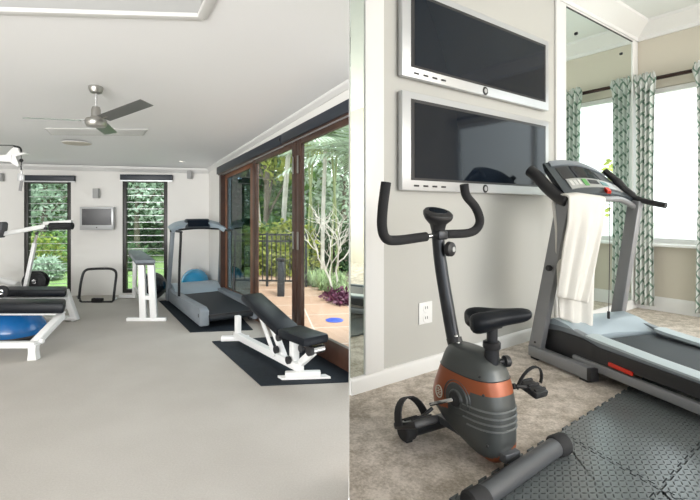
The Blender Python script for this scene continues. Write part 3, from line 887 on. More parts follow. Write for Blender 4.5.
MB().bar(Vector((0,LB,.03))-dx_*.17, Vector((0,LB,.03))+dx_*.15, .07, .055, bev=.01).done('rear_foot', white_powder, bn_)
sp1 = Vector((-.02, .02, .09)); sp0 = Vector((0, LB, .07))
MB().bar(sp0, sp1, .07, .07, bev=.006).done('spine', white_powder, bn_)
MB().bar((0, LB-.05, .05), (0, LB-.05, .30), .06, .06, up=(0,1,0), bev=.006).done('rear_post', white_powder, bn_)
st0 = blp(286, 362, 0)
MB().bar((0, .16, .08), (0, .16, .34), .07, .07, up=(0,1,0), bev=.006).done('seat_post', white_powder, bn_)
MB().bar((.0, .05, .12), (0, -.14, .27), .06, .06, bev=.006).done('front_strut', white_powder, bn_)
MB().cyl((-.02,-.15,.29), (.10,-.15,.29), .035).done('roller_socket', chrome, bn_)
MB().cyl((-.06,-.15,.29), (-.02,-.15,.29), .042).done('knob', black_plastic, bn_)
MB().bar((0, .34, .10), (0, .62, .42), .05, .06, bev=.006).done('back_strut', white_powder, bn_)
MB().bar((-.06, .42, .10), (-.05, .72, .42), .02, .05, bev=.004).done('adjuster_plate', white_powder, bn_)
for (y_, z_, x_) in ((.16, .13, -.05), (.38, .17, -.05), (.30, .31, -.07), (.08, .24, .04)):
    MB().cyl((x_-.03, y_, z_), (x_+.0, y_, z_), .035, seg=16).done('knob', black_plastic, bn_)
def cushion(mb, p, q, w_, th, up, bev=.025):
    return mb.bar(p, q, w_, th, up=up, bev=bev)
s_f = blp(318, 338, 0)
o = cushion(MB(), (0, -.20, .385), (0, .25, .37), .27, .08, (0,0,1)).done('seat_pad', black_vinyl, bn_)
bt = blp(254, 291, 0); bb_ = blp(283, 330, 0)
o = cushion(MB(), (0, .27, .365), (0, 1.03, .575), .25, .075, (0,0,1)).done('backrest', black_vinyl, bn_)
MB().bar((0, .36, .345), (0, .96, .515), .06, .04, bev=.005).done('backrest_rail', white_powder, bn_)

# ------------------------------------------------------------------ multi gym machines at left edge
fF = fl(32, 361)
g1 = thing('weight_bench', 'low white weight bench with thick black pad, nearest at the left edge', 'bench', (fF.x, fF.y, 0))
Ya = fF.y
def P3(px, py, Y): return at(px, py, Y)
MB().prism([at(27, 346, Ya), at(36, 345, Ya), at(34.5, 352, Ya), at(36.5, 360.5, Ya), at(26.5, 361, Ya), at(28.5, 353, Ya)], (0, .07, 0), .005).done('front_leg', white_powder, g1, world=True)
MB().bar(at(-60, 345, Ya+.03), at(36, 344.5, Ya+.03), .07, .06, bev=.006).done('base_bar', white_powder, g1, world=True)
MB().bar(at(34, 344, Ya+.06), at(62, 315, 4.95), .08, .07, bev=.006).done('sloping_beam', white_powder, g1, world=True)
MB().box(at(41, 340.8, Ya+.1), (.06, .05, .05), bev=.01).done('bracket', white_powder, g1, world=True)
MB().bar(at(-60, 313.3, 4.98), at(63, 313.3, 4.98), .12, .02, bev=.006).done('pad_support', white_powder, g1, world=True)
zp = at(30, 303, 4.85).z
x0_, x1_, x2_ = at(-60, 300, 4.9).x, at(64, 300, 4.84).x, at(66, 300, 5.12).x
MB().hexa([(x0_,4.84,zp-.12), (x1_,4.84,zp-.12), (x2_,5.12,zp-.12), (x0_,5.12,zp-.12), (x0_,4.84,zp), (x1_,4.84,zp), (x2_,5.12,zp), (x0_,5.12,zp)], .03).done('pad', black_vinyl, g1, world=True)
MB().bar(at(-50, 345, Ya+.05), at(-50, 316, 4.98), .07, .07).done('rear_leg', white_powder, g1, world=True)
# second bench
fG = fl(76, 321)
g2 = thing('weight_bench', 'white weight bench with black pad, standing just behind the nearest one at the left edge', 'bench', (fG.x, fG.y, 0))
Yb2 = fG.y
MB().bar(at(76, 320.5, Yb2), at(65, 290, Yb2+.05), .08, .08, up=(0,1,0), bev=.006).done('front_leg', white_powder, g2, world=True)
MB().bar(at(40, 318, Yb2+.04), at(77, 318, Yb2), .09, .05, bev=.006).done('base_foot', white_powder, g2, world=True)
MB().bar(at(-60, 299.5, Yb2), at(68, 298.5, Yb2), .12, .05, bev=.006).done('pad_support', white_powder, g2, world=True)
MB().bar(at(-60, 308, Yb2+.05), at(72, 307, Yb2+.05), .05, .05, bev=.006).done('lower_rail', white_powder, g2, world=True)
zp = at(30, 289.5, Yb2-.12).z
x0_, x1_, x2_ = at(-60, 300, Yb2).x, at(66, 300, Yb2-.14).x, at(67.5, 300, Yb2+.16).x
MB().hexa([(x0_,Yb2-.14,zp-.10), (x1_,Yb2-.14,zp-.10), (x2_,Yb2+.16,zp-.10), (x0_,Yb2+.16,zp-.10), (x0_,Yb2-.14,zp), (x1_,Yb2-.14,zp), (x2_,Yb2+.16,zp), (x0_,Yb2+.16,zp)], .028).done('pad', black_vinyl, g2, world=True)
MB().bar(at(-50, 320, Yb2), at(-50, 300, Yb2), .07, .07).done('rear_leg', white_powder, g2, world=True)
# dome
dp = fl(8, 341.5)
dome = thing('balance_trainer', 'blue half-dome balance trainer under the nearest bench at the left edge', 'balance trainer', (dp.x, dp.y+.12, 0))
R0 = .33
prof = [(0, .345)]+[(R0*math.sin(a_), .10+.245*math.cos(a_)) for a_ in [i*PI/2/10 for i in range(1, 11)]]+[(R0*.98, .075), (R0*.9, .06), (0, .06)]
MB().lathe(prof, (0,0,0), seg=40).done('dome', blue_dome, dome)
MB().lathe([(0,.0), (R0*.85,.0), (R0*.95,.02), (R0*1.0,.06), (R0*.98,.075), (0,.075)], (0,0,0), seg=40).done('platform', black_plastic, dome)

# cable machine: mast out of frame, boom with pulley, press arm, plates
mx_ = at(-34, 300, 5.6)
cm = thing('cable_machine', 'white cable machine reaching in from the left edge with black pulley and lever arm', 'gym machine', (mx_.x, mx_.y, 0))
MB().bar((mx_.x, mx_.y, 0), (mx_.x, mx_.y, at(0, 155, 5.6).z), .10, .10, up=(0,1,0), bev=.01).done('mast', white_powder, cm, world=True)
MB().bar((mx_.x-.5, mx_.y, .04), (mx_.x+.3, mx_.y, .04), .08, .08).done('base', white_powder, cm, world=True)
Yp = 5.6
MB().bar(at(-36, 158.5, Yp), at(14, 158.5, Yp), .10, .085, bev=.012).done('boom', white_powder, cm, world=True)
MB().prism([at(6, 154, Yp-.04), at(13, 147, Yp-.04), at(18, 148, Yp-.04), at(19.5, 153, Yp-.04), at(25, 152.6, Yp-.04), at(25, 154, Yp-.04), at(15, 156, Yp-.04), at(19, 165, Yp-.04), at(17, 167, Yp-.04), at(10, 161.5, Yp-.04), at(4, 162, Yp-.04)], (0, .08, 0), .004).done('pulley_bracket', white_powder, cm, world=True)
pc = at(16.5, 150.8, Yp)
MB().lathe([(0,-.016), (.062,-.016), (.066,-.01), (.055,0), (.066,.01), (.062,.016), (0,.016)], (pc.x, pc.y, pc.z-.0), (0,1,0)).done('pulley', black_plastic, cm, world=True)
mb = MB(); mb.tube([at(-36, 145, Yp), at(13, 145.3, Yp), at(18, 146.5, Yp), at(21, 150.5, Yp), at(21.3, 160, Yp), at(21.4, 170, Yp)], .006, 6); mb.done('cable', black_rubber, cm, world=True)
pc = at(21.3, 160.5, Yp); MB().ball(pc, .024, 14).done('cable_stop', black_rubber, cm, world=True)
MB().tube([at(21.3, 168, Yp)+Vector((.02*math.sin(a_), 0, .03*math.cos(a_))) for a_ in [i*2*PI/12 for i in range(12)]], .005, 6, closed=True).done('snap_hook', chrome, cm, world=True)
Ys = Yp
st_ = MB(); st_.bar(at(20, 173.5, Ys), at(20, 181, Ys), .05, .03, up=(0,1,0), bev=.004); st_.bar(at(23, 174.5, Ys), at(23, 180.5, Ys), .03, .03, up=(0,1,0), bev=.004)
st_.tube([at(21.4, 171, Ys), at(21.5, 175, Ys)], .012, 8)
st_.done('buckle', silver_pl, cm, world=True)
MB().bar(at(21.5, 181, Ys), at(20, 191, Ys), .035, .008, up=(0,1,0)).done('strap', pmat('grey_webbing', (.25,.25,.25), .9), cm, world=True)
# lever arm group
Yl = 6.3
MB().bar(at(-34, 241, Yl), at(46, 226, Yl), .055, .06, bev=.008).done('lever_arm', white_powder, cm, world=True)
MB().bar(at(44, 223.5, Yl), at(72, 221.5, Yl), .06, .05, bev=.008).done('handle_arm', white_powder, cm, world=True)
MB().cyl(at(50, 226.3, Yl-.04), at(72.5, 226, Yl-.04), .05, seg=16).done('handle_grip', black_foam, cm, world=True)
MB().bar(at(37.5, 232, Yl), at(34.5, 244, Yl), .02, .03).done('link', chrome, cm, world=True)
for q in ((36, 233.5), (45, 228.5), (50, 229.5)):
    c_ = at(q[0], q[1], Yl-.05); MB().cyl(c_, c_+Vector((0,.03,0)), .022, seg=12).done('pivot_bolt', black_plastic, cm, world=True)
MB().bar(at(34.8, 243, Yl+.0), at(25.3, 288, Yl-.05), .05, .05, up=(0,1,0), bev=.006).done('push_rod', white_powder, cm, world=True)
c_ = at(25, 288, Yl-.10); MB().cyl(c_, c_+Vector((0,.05,0)), .03, seg=12).done('rod_pivot', silver_pl, cm, world=True)
MB().tube([at(-34, 272, Yl+.3), at(0, 280, Yl+.3), at(18, 285, Yl+.2)], .05, 10).done('lower_arm', white_powder, cm, world=True)
pad_ = MB(); pad_.prism([at(-4, 222, Yl-.1), at(1, 222, Yl-.1), at(2.6, 224, Yl-.1), at(1.6, 230, Yl-.1), at(-1, 238, Yl-.1), at(-4, 238, Yl-.1)], (0,.12,0), .01); pad_.done('arm_pad', pmat('grey_vinyl', (.10,.10,.11), .5), cm, world=True)
# weight plates: two discs on a short bar, on the second bench's rear
def plate(px, py, Y, r_, label, yaw=.55):
    c_ = at(px, py, Y)
    t_ = thing('weight_plate', label, 'weight plate', c_, yaw)
    MB().lathe([(.02,-.02), (r_*.25,-.022), (r_*.3,-.012), (r_*.75,-.012), (r_*.8,-.022), (r_,-.018), (r_,.018), (r_*.8,.022), (r_*.75,.012), (r_*.3,.012), (.02,.02)], (0,0,0), (0,1,0), seg=36).done('plate_disc', black_rubber, t_)
    MB().lathe([(0,-.06), (.018,-.06), (.02,-.02), (.03,-.022), (.03,.02), (0,.02)], (0,0,0), (0,1,0)).done('hub', chrome, t_)
    return t_
plate(33.8, 281.5, 6.42, .150, 'black round weight plate, front one of the pair by the left louvre window')
plate(38, 281, 6.58, .150, 'black round weight plate, rear one of the pair by the left louvre window')
mb = MB(); mb.bar((at(39,281,6.7).x, 6.72, .0), (at(39,281,6.7).x, 6.72, at(39,281,6.7).z+.02), .05, .05, up=(0,1,0)); mb.done('plate_peg', white_powder, cm, world=True)
t_ = plate(2, 291.5, 5.6, .075, 'small black weight plate at the left edge above the second bench pad', .2)
mb = MB(); q = at(2,291.5,5.62); mb.cyl((q.x-.1, q.y, q.z), (q.x-.45, q.y+.02, q.z), .012); mb.done('plate_peg', white_powder, cm, world=True)

# ================================================================== OUTDOORS, LEFT SIDE
def deckp(px, py): return fl(px, py, -.10)
ter = MB()
tA = A-rn*0.2-rd*1.2; tB = A+rd*5.2-rn*.2
edge = [deckp(318, 286), deckp(330, 296), deckp(349, 305), deckp(372, 312)]
far1 = deckp(236, 284)+Vector((-1.0, 1.0, 0))
poly = [tA, tB, Vector((3.6, 4.2, 0)), edge[3], edge[2], edge[1], edge[0], Vector((edge[0].x+.3, 10.6, 0)), Vector((-2.9, 12.0, 0))]
mb = MB(); mb.prism([(p.x, p.y, -.22) for p in poly], (0,0,.12))
o = struct('terrace', mb, deck_m, smooth=False)
mb = MB(); mb.prism([(-40, 8.5, -.42), (-40, 60, -.42), (30, 60, -.42), (30, 5.8, -.42), (4.2, 5.6, -.42), (1.2, 6.2, -.42), (-.9, 8.9, -.42)], (0,0,.16))
struct('ground', mb, lawn_m, smooth=False)
mb = MB(); mb.prism([(p.x, p.y, -.26) for p in (edge[0], edge[1], edge[2], edge[3], Vector((3.8, 6.0, 0)), Vector((3.6, 12.2, 0)), Vector((edge[0].x+.3, 12.2, 0)))], (0,0,.14))
struct('garden_bed', mb, pmat('garden_soil', (.10,.075,.055), .95, bump=.8, bscale=12, var=.3), smooth=False)

# blue disc on the terrace
dp_ = deckp(334.5, 320.5)
o = MB().lathe([(0,0), (.125,0), (.13,.006), (.12,.012), (0,.013)], (0,0,0)).done('flat_disc', pmat('cobalt_plastic', (.02,.06,.45), .4)); o.location = (dp_.x, dp_.y, -.10)
tag(o, 'small flat blue disc lying on the terracotta terrace', 'disc')

# metal fence at the terrace edge
fa, fb_ = deckp(229, 285.5), deckp(306, 287)
fd = (fb_-fa); fl_len = fd.length; fd.normalize()
fc = thing('garden_fence', 'black metal picket fence at the far edge of the terrace', 'fence', fa)
htop = at(264, 234.5, (fa.y+fb_.y)/2).z
for z_ in (htop, htop-.14, 0.02):
    MB().bar((fa.x, fa.y, z_), (fb_.x, fb_.y, z_), .035, .035).done('rail', fence_m, fc, world=True)
n_ = 17
for i in range(n_):
    p = fa+fd*fl_len*(i+.5)/n_
    MB().cyl((p.x, p.y, .02), (p.x, p.y, htop), .011, seg=6).done('picket', fence_m, fc, world=True)
for p in (fa, fa+fd*fl_len*.5, fb_):
    MB().bar((p.x, p.y, -.1), (p.x, p.y, htop+.04), .05, .05, up=(0,1,0)).done('post', fence_m, fc, world=True)
bp2 = deckp(281, 296)
bo = thing('bollard', 'dark grey square bollard standing in front of the terrace fence', 'bollard', (bp2.x, bp2.y, -.1))
MB().box((0,0,.33), (.13,.13,.66), bev=.01).done('post', pmat('charcoal_post', (.03,.034,.04), .5), bo)
MB().box((0,0,.69), (.15,.15,.05), bev=.01).done('cap', black_plastic, bo)

# foliage builders
def leaf_quad(mb, p, d, w_, n=None):
    d = Vector(d); L_ = d.length; dn = d/L_
    s_ = dn.cross(Vector((random.uniform(-1,1), random.uniform(-1,1), random.uniform(-.3,1)))).normalized()*w_/2
    mb.bm.faces.new([mb.bm.verts.new(q) for q in (p, p+d*.5+s_, p+d, p+d*.5-s_)])
def crown(mb, c, r, n, ls, lw):
    for _ in range(n):
        while True:
            q = Vector((random.uniform(-1,1), random.uniform(-1,1), random.uniform(-1,1)))
            if .35 < q.length < 1: break
        p = Vector((c[0]+q.x*r[0], c[1]+q.y*r[1], c[2]+q.z*r[2]))
        d = Vector((random.gauss(q.x,.7), random.gauss(q.y,.7), random.gauss(-.1,.6))).normalized()*ls*random.uniform(.6,1.3)
        leaf_quad(mb, p, d, lw)
def tree(name, label, base, h_, r_, m, n=900, ls=.28, lw=.13, group=None, lobes=5, trunk=.10, cat='tree', zlow=.35):
    t = thing(name, label, cat, base, 0, group)
    mb = MB()
    mb.tube(smooth_path([(0,0,-.1), (random.uniform(-.1,.1), 0, h_*.35), (random.uniform(-.2,.2), random.uniform(-.2,.2), h_*.75)], 4), [trunk]*4+[trunk*.7]*4+[trunk*.4], 8)
    for i in range(5):
        a_ = i*1.3; mb.tube([(0,0,h_*(.3+.07*i)), (math.cos(a_)*r_*.5, math.sin(a_)*r_*.5, h_*(.5+.08*i))], [trunk*.45, trunk*.15], 6)
    mb.done('trunk', bark_m, t)
    mb = MB()
    for i in range(lobes):
        a_ = random.uniform(0, 2*PI); rr = r_*.45
        c = (math.cos(a_)*rr*random.random()*1.3, math.sin(a_)*rr*random.random(), h_*(zlow+(1-zlow)*.85*(i+.5)/lobes))
        crown(mb, c, (r_*.75, r_*.75, h_*.22), n//lobes, ls, lw)
    mb.done('foliage', m, t, smooth=False, norm=False)
    return t
def palm(label, base, h_, m, nf=12, fl_=1.8, group=None, lean=(0,0), trunk=.07, droop=1.0, up_=.9):
    t = thing('palm_tree', label, 'palm', base, 0, group)
    top = Vector((lean[0], lean[1], h_))
    MB().tube(smooth_path([(0,0,-.1), (lean[0]*.3, lean[1]*.3, h_*.5), top], 5), trunk, 8).done('trunk', pale_bark, t)
    mb = MB()
    for i in range(nf):
        a_ = 2*PI*i/nf+random.uniform(-.2,.2); el = random.uniform(.1, up_)
        d0 = Vector((math.cos(a_)*math.cos(el), math.sin(a_)*math.cos(el), math.sin(el)))
        pts = []; K = 16
        for k_ in range(K+1):
            s_ = k_/K; pts.append(top+d0*fl_*s_+Vector((0,0,-droop*fl_*.45*s_*s_)))
        side = d0.cross(Vector((0,0,1))).normalized()
        for k_ in range(1, K):
            p = pts[k_]; tdir = (pts[k_+1]-pts[k_]).normalized()
            ll = fl_*.30*math.sin(PI*min(1, .12+k_/K*.88))+.06
            for sg in (-1, 1):
                d = (side*sg+tdir*.7+Vector((0,0,-.35))).normalized()*ll
                w_ = tdir*.022*fl_
                mb.bm.faces.new([mb.bm.verts.new(q) for q in (p-w_, p+d*.5-w_*.8, p+d, p+d*.5+w_*.8, p+w_)])
        mb.tube([pts[0], pts[K//2], pts[K]], [.016, .010, .004], 4)
    mb.done('fronds', m, t, smooth=False, norm=False)
    return t
def gxy(px, Y, z=-.26): q = at(px, 210, Y); return (q.x, q.y, z)

# trees beyond the fence seen through the glass doors
tree('garden_tree', 'dense dark green tree behind the terrace fence, far left of the glass doors', gxy(236, 14), 5.2, 1.7, leaf_b, 2400, .28, .12)
tree('garden_tree', 'yellow-green leafy tree above the terrace fence, behind the middle glass door', gxy(268, 12.8), 5.4, 1.1, leaf_y, 700, .34, .14, zlow=.62)
tree('garden_tree', 'tall mid-green tree rising behind the two palms on the terrace side', gxy(300, 16), 7.0, 2.6, leaf_a, 4200, .28, .12, zlow=.15)
tree('garden_tree', 'mid-green tree behind the bare pale branches at the right of the glass doors', gxy(345, 14.5), 6.2, 2.4, leaf_c, 3600, .26, .11, zlow=.1)
palm('palm with thin pale leaning trunk behind the middle glass door', gxy(262, 12.4), 4.0, leaf_a, 11, 1.7, lean=(-.5, 0))
palm('palm with a straight pale trunk just left of the wide door post', gxy(282, 12.2), 3.6, leaf_y, 11, 1.6, lean=(.2, 0))
palm('broad palm with drooping fronds at the top of the nearest glass door', gxy(322, 10.8), 3.6, leaf_a, 14, 2.1, lean=(.1, 0), trunk=.05)
palm('palm partly hidden at the seam, right of the nearest glass door', gxy(352, 10.2), 3.1, leaf_c, 12, 1.9, lean=(.0, 0), trunk=.045)
for i, (px, Y) in enumerate(((307, 10.9), (314, 11.1), (331, 11.3), (338, 10.9))):
    mb = MB(); q = gxy(px, Y)
    mb.tube(smooth_path([(0,0,0), (.05*(-1)**i, 0, 1.6), (.18*(-1)**i, 0, 3.6)], 5), .028, 7)
    o = mb.done('bamboo_cane', pmat('cane_green_%d' % i, (.28,.32,.14), .5)); o.location = q
    tag(o, ['thin green cane nearest the wide door post', 'second thin green cane from the wide door post', 'thin green cane left of the bare pale branches', 'thin green cane behind the bare pale branches'][i], 'bamboo', 'thin canes behind the garden bed')
# shrubs below the fence line
sh = [(243, 11.4, .75, leaf_a, 'low green shrub behind the left part of the terrace fence'),
      (259, 11.2, .9, leaf_y, 'yellow-green shrub behind the middle of the terrace fence'),
      (273, 11.5, .9, leaf_a, 'mid-green shrub behind the fence, left of the dark bollard'),
      (290, 11.0, .95, leaf_y, 'light green shrub behind the fence, right of the dark bollard')]
for px, Y, r_, m, lab in sh:
    t = thing('shrub', lab, 'shrub', gxy(px, Y))
    mb = MB(); crown(mb, (0,0,r_*.8), (r_*.8, r_*.6, r_*.85), 900, .16, .07); mb.done('foliage', m, t, smooth=False, norm=False)
    MB().tube([(0,0,0), (.03,0,r_*.9)], [.04,.015], 6).done('stem', bark_m, t)
# rock / dark hedge mass behind the bare branches
t = thing('hedge', 'dark green hedge at the back of the garden bed behind the bare branches', 'hedge', gxy(330, 11.9))
mb = MB()
for i in range(5): crown(mb, (-1.4+.75*i, 0, .75), (.6,.5,.85), 800, .17, .08)
mb.done('foliage', leaf_b, t, smooth=False, norm=False)
for i in range(5): MB().tube([(-1.4+.75*i,0,-.05), (-1.4+.75*i,0,.8)], [.05,.02], 6).done('stem', bark_m, t)
# bare pale branching shrub
bb_o = deckp(335, 303)
t = thing('bare_shrub', 'leafless pale twisted branches rising from the garden bed', 'shrub', (bb_o.x, bb_o.y+.4, -.12))
mb = MB()
def br_(p, d, L_, r_, lv):
    pts = [p]; q = p.copy(); dd = d.copy()
    for _ in range(4):
        dd = (dd+Vector((random.uniform(-.45,.45), random.uniform(-.3,.3), random.uniform(-.25,.35)))).normalized()
        q = q+dd*L_/4; pts.append(q.copy())
    mb.tube(pts, [r_*(1-.1*k_) for k_ in range(5)], 6)
    if lv > 0:
        for k_ in range(3):
            b0_ = pts[random.choice((2,3,4))]
            br_(b0_, (dd+Vector((random.uniform(-1.2,1.2), random.uniform(-.5,.5), random.uniform(-.2,.8)))).normalized(), L_*.78, r_*.62, lv-1)
random.seed(11)
br_(Vector((0,0,0)), Vector((-.25,0,1)).normalized(), .75, .024, 3)
br_(Vector((.05,0,0)), Vector((.35,0,1)).normalized(), .7, .022, 3)
mb.done('branches', pale_bark, t)
# strappy grass clumps along the bed edge
gl = ['leftmost clump of strappy pale grass in the garden bed', 'second clump of strappy grass from the left in the garden bed', 'third clump of strappy grass from the left in the garden bed', 'clump of strappy grass in front of the bare branches', 'clump of strappy grass near the seam at the right of the garden bed', 'back clump of strappy grass, left of the bare branches', 'back clump of strappy grass, right of the bare branches']
for i, (px, py) in enumerate(((308, 287), (315, 289), (323, 292.5), (332, 297), (343, 301), (320, 285), (340, 290))):
    q = deckp(px, py)
    mb = MB()
    for _ in range(70):
        a_ = random.uniform(0, 2*PI); sp_ = random.uniform(.1,.32); hh = random.uniform(.18,.36)
        p0_ = Vector((random.uniform(-.06,.06), random.uniform(-.06,.06), 0)); e_ = Vector((math.cos(a_), math.sin(a_), 0))
        s_ = e_.cross(Vector((0,0,1)))*.009
        m1 = p0_+e_*sp_*.5+Vector((0,0,hh)); m2 = p0_+e_*sp_+Vector((0,0,hh*.6))
        v = [mb.bm.verts.new(x) for x in (p0_-s_, p0_+s_, m1+s_, m1-s_, m2)]
        mb.bm.faces.new([v[0], v[1], v[2], v[3]]); mb.bm.faces.new([v[3], v[2], v[4]])
    o = mb.done('grass_clump', grass_l, smooth=False, norm=False); o.location = (q.x, q.y+.25, -.12)
    tag(o, gl[i], 'grass', 'grass clumps along the garden bed')
pl = ['purple-leaved plant at the front edge of the garden bed', 'purple-leaved plant at the front edge of the bed, nearest the seam']
for i, (px, py) in enumerate(((336, 302), (346, 305.5))):
    q = deckp(px, py); mb = MB(); crown(mb, (0,0,.12), (.22,.18,.13), 160, .12, .06)
    o = mb.done('purple_plant', leaf_p, smooth=False, norm=False); o.location = (q.x, q.y+.12, -.12)
    tag(o, pl[i], 'plant')

# garden behind the louvre windows
tree('garden_tree', 'silvery green tree filling the upper part of the left louvre window', gxy(44, 13.5, -.26), 5.0, 1.9, leaf_c, 3600, .22, .09, zlow=.3)
tree('garden_tree', 'dark green tree at the left side of the left louvre window', gxy(18, 15, -.26), 5.5, 1.8, leaf_b, 2200, .28, .12, zlow=.1)
tree('garden_tree', 'mid-green tree at the right side of the left louvre window', gxy(74, 16, -.26), 5.8, 2.1, leaf_a, 2600, .28, .12, zlow=.2)
tree('garden_tree', 'blue-green tree filling the top of the right louvre window', gxy(137, 15, -.26), 5.6, 2.0, leaf_c, 3600, .22, .09, zlow=.38)
tree('garden_tree', 'dark green tree behind the right edge of the right louvre window', gxy(165, 18, -.26), 6.0, 2.4, leaf_b, 2400, .3, .14, zlow=.1)
tree('garden_tree', 'dark green tree in the gap between the two louvre window views', gxy(108, 19, -.26), 6.6, 3.0, leaf_b, 2600, .34, .16, zlow=.1)
for px, Y, r_, m, lab in ((36, 12.3, .7, leaf_y, 'yellow grassy shrub low in the left louvre window'), (55, 12.6, .75, leaf_a, 'green shrub low in the right half of the left louvre window'), (128, 13, .5, leaf_b, 'low dark shrub at the left of the right louvre window'), (46, 11.2, .35, leaf_c, 'small pale shrub at the foot of the left louvre window'), (133, 20.5, 1.4, leaf_b, 'dark shrub at the far end of the lawn in the right louvre window'), (158, 20.5, 1.4, leaf_b, 'dark shrub at the far end of the lawn, right side of the right louvre window')):
    t = thing('shrub', lab, 'shrub', gxy(px, Y))
    mb = MB(); crown(mb, (0,0,r_*.8), (r_*1.1, r_*.7, r_*.85), 900, .17 if r_ < 1 else .28, .06 if r_ < 1 else .13); mb.done('foliage', m, t, smooth=False, norm=False)
    MB().tube([(0,0,0), (.03,0,r_*.9)], [.04,.015], 6).done('stem', bark_m, t)
mb = MB(); mb.bar((-12, 24, -.3), (12, 24, -.3), .3, .01); 
mb = MB(); mb.prism([(-14, 22.5, -.3), (14, 22.5, -.3), (14, 22.8, -.3), (-14, 22.8, -.3)], (0,0,3.4))
struct('garden_wall', mb, pmat('dark_timber_screen', (.07,.085,.06), .9, var=.5, vscale=3, bump=.3, bscale=8), smooth=False)

# ================================================================== OUTDOORS, RIGHT SIDE
mb = MB(); mb.prism([tuple(R(.2, -6, -.4)), tuple(R(9, -6, -.4)), tuple(R(9, 2.2, -.4)), tuple(R(.2, .3, -.4))], (0,0,.2))
struct('patio', mb, pmat('pale_concrete', (.62,.61,.58), .9, var=.1), smooth=False)
mb = MB(); mb.prism([tuple(R(6.5, -6, -.2)), tuple(R(6.6, -6, -.2)), tuple(R(6.6, 2, -.2)), tuple(R(6.5, 2, -.2))], (0,0,1.1))
struct('courtyard_wall', mb, pmat('white_render', (.85,.85,.83), .85), smooth=False)
pw = R(3.0, -1.12, -.2)
tree('courtyard_tree', 'pale yellow-green tree outside the bright window of the right gym', pw, 2.15, .5, leaf_y, 420, .16, .07, zlow=.62, trunk=.05)

# ================================================================== RIGHT GYM: fittings
def rlp(px, py, v_=0.0):
    p = on_wall(px, py, C0+rv*v_, rv); q = p-C0
    return q.dot(ru), p.z-ZR
def local_px(O_, yaw, ax, val, px, py):
    c_, s_ = math.cos(yaw), math.sin(yaw)
    ox, oy = -O_[0], -O_[1]
    ol = Vector((ox*c_+oy*s_, -ox*s_+oy*c_, HL-O_[2]))
    r_ = Vector(((px-PX)/F, 1, -(py-PY)/F)); rl = Vector((r_.x*c_+r_.y*s_, -r_.x*s_+r_.y*c_, r_.z))
    t_ = (val-ol[ax])/rl[ax]
    return ol+rl*t_
tvD = .05
def tv(label, z0, z1):
    uA, uB = rlp(402.3, 100, -tvD)[0], rlp(549, 100, -tvD)[0]
    t = thing('television', label, 'television', R((uA+uB)/2, 0, z0), wa)
    def bx(name, a_, b_, c_, d_, v0, v1, m, bev=.004, par=t):
        return MB().hexa([tuple(R(u_, v_, z_)) for z_ in (c_, d_) for u_, v_ in ((a_, v0), (b_, v0), (b_, v1), (a_, v1))], bev).done(name, m, par, world=True)
    bx('television_case', uA, uB, z0, z1, -tvD, -.012, silver_pl, .008)
    bx('wall_bracket', uA+.4, uB-.4, z0+.12, z1-.12, -.013, -.001, black_plastic, 0)
    bx('screen_bezel', uA+.075, uB-.055, z0+.065, z1-.045, -tvD-.002, -tvD+.01, black_plastic, 0)
    bx('screen', uA+.105, uB-.075, z0+.08, z1-.065, -tvD-.004, -tvD, screen, 0)
    for i in range(4):
        u_ = uA+.10+i*.085
        bx('button', u_, u_+.045, z0+.025, z0+.037, -tvD-.004, -tvD, black_plastic, .002)
    um = (uA+uB)/2-.02
    o = MB().lathe([(0, -.003), (.028, -.003), (.03, 0), (0, 0)], R(um, -tvD-.001, z0+.032), rv).done('badge', black_plastic, t, world=True)
    MB().lathe([(.012, -.0045), (.016, -.0045), (.016, -.003), (.012, -.003)], R(um, -tvD-.001, z0+.032), rv).done('badge_ring', silver_pl, t, world=True)
    return t
tv('upper of the two large silver-framed wall televisions', 1.868, 2.445)
tv('lower of the two large silver-framed wall televisions, reflecting two framed windows', 1.170, 1.782)

t = thing('wall_outlet', 'white double power outlet on the grey wall left of the exercise bike', 'outlet', R(-3.335, 0, .314), wa)
def wbx(t, name, a_, b_, c_, d_, v0, v1, m, bev=.002, par=None):
    return MB().hexa([tuple(R(u_, v_, z_)) for z_ in (c_, d_) for u_, v_ in ((a_, v0), (b_, v0), (b_, v1), (a_, v1))], bev).done(name, m, par or t, world=True)
wbx(t, 'cover_plate', -3.40, -3.275, .314, .454, -.008, -.001, outlet_w, .003)
for z_ in (.350, .415):
    MB().lathe([(0,-.004), (.026,-.004), (.03,0), (0,0)], R(-3.337, -.008, z_), rv).done('socket', outlet_w, t, world=True)
    for du in (-.009, .009): wbx(t, 'slot', -3.337+du-.002, -3.337+du+.002, z_-.004, z_+.012, -.0135, -.010, black_plastic, 0)

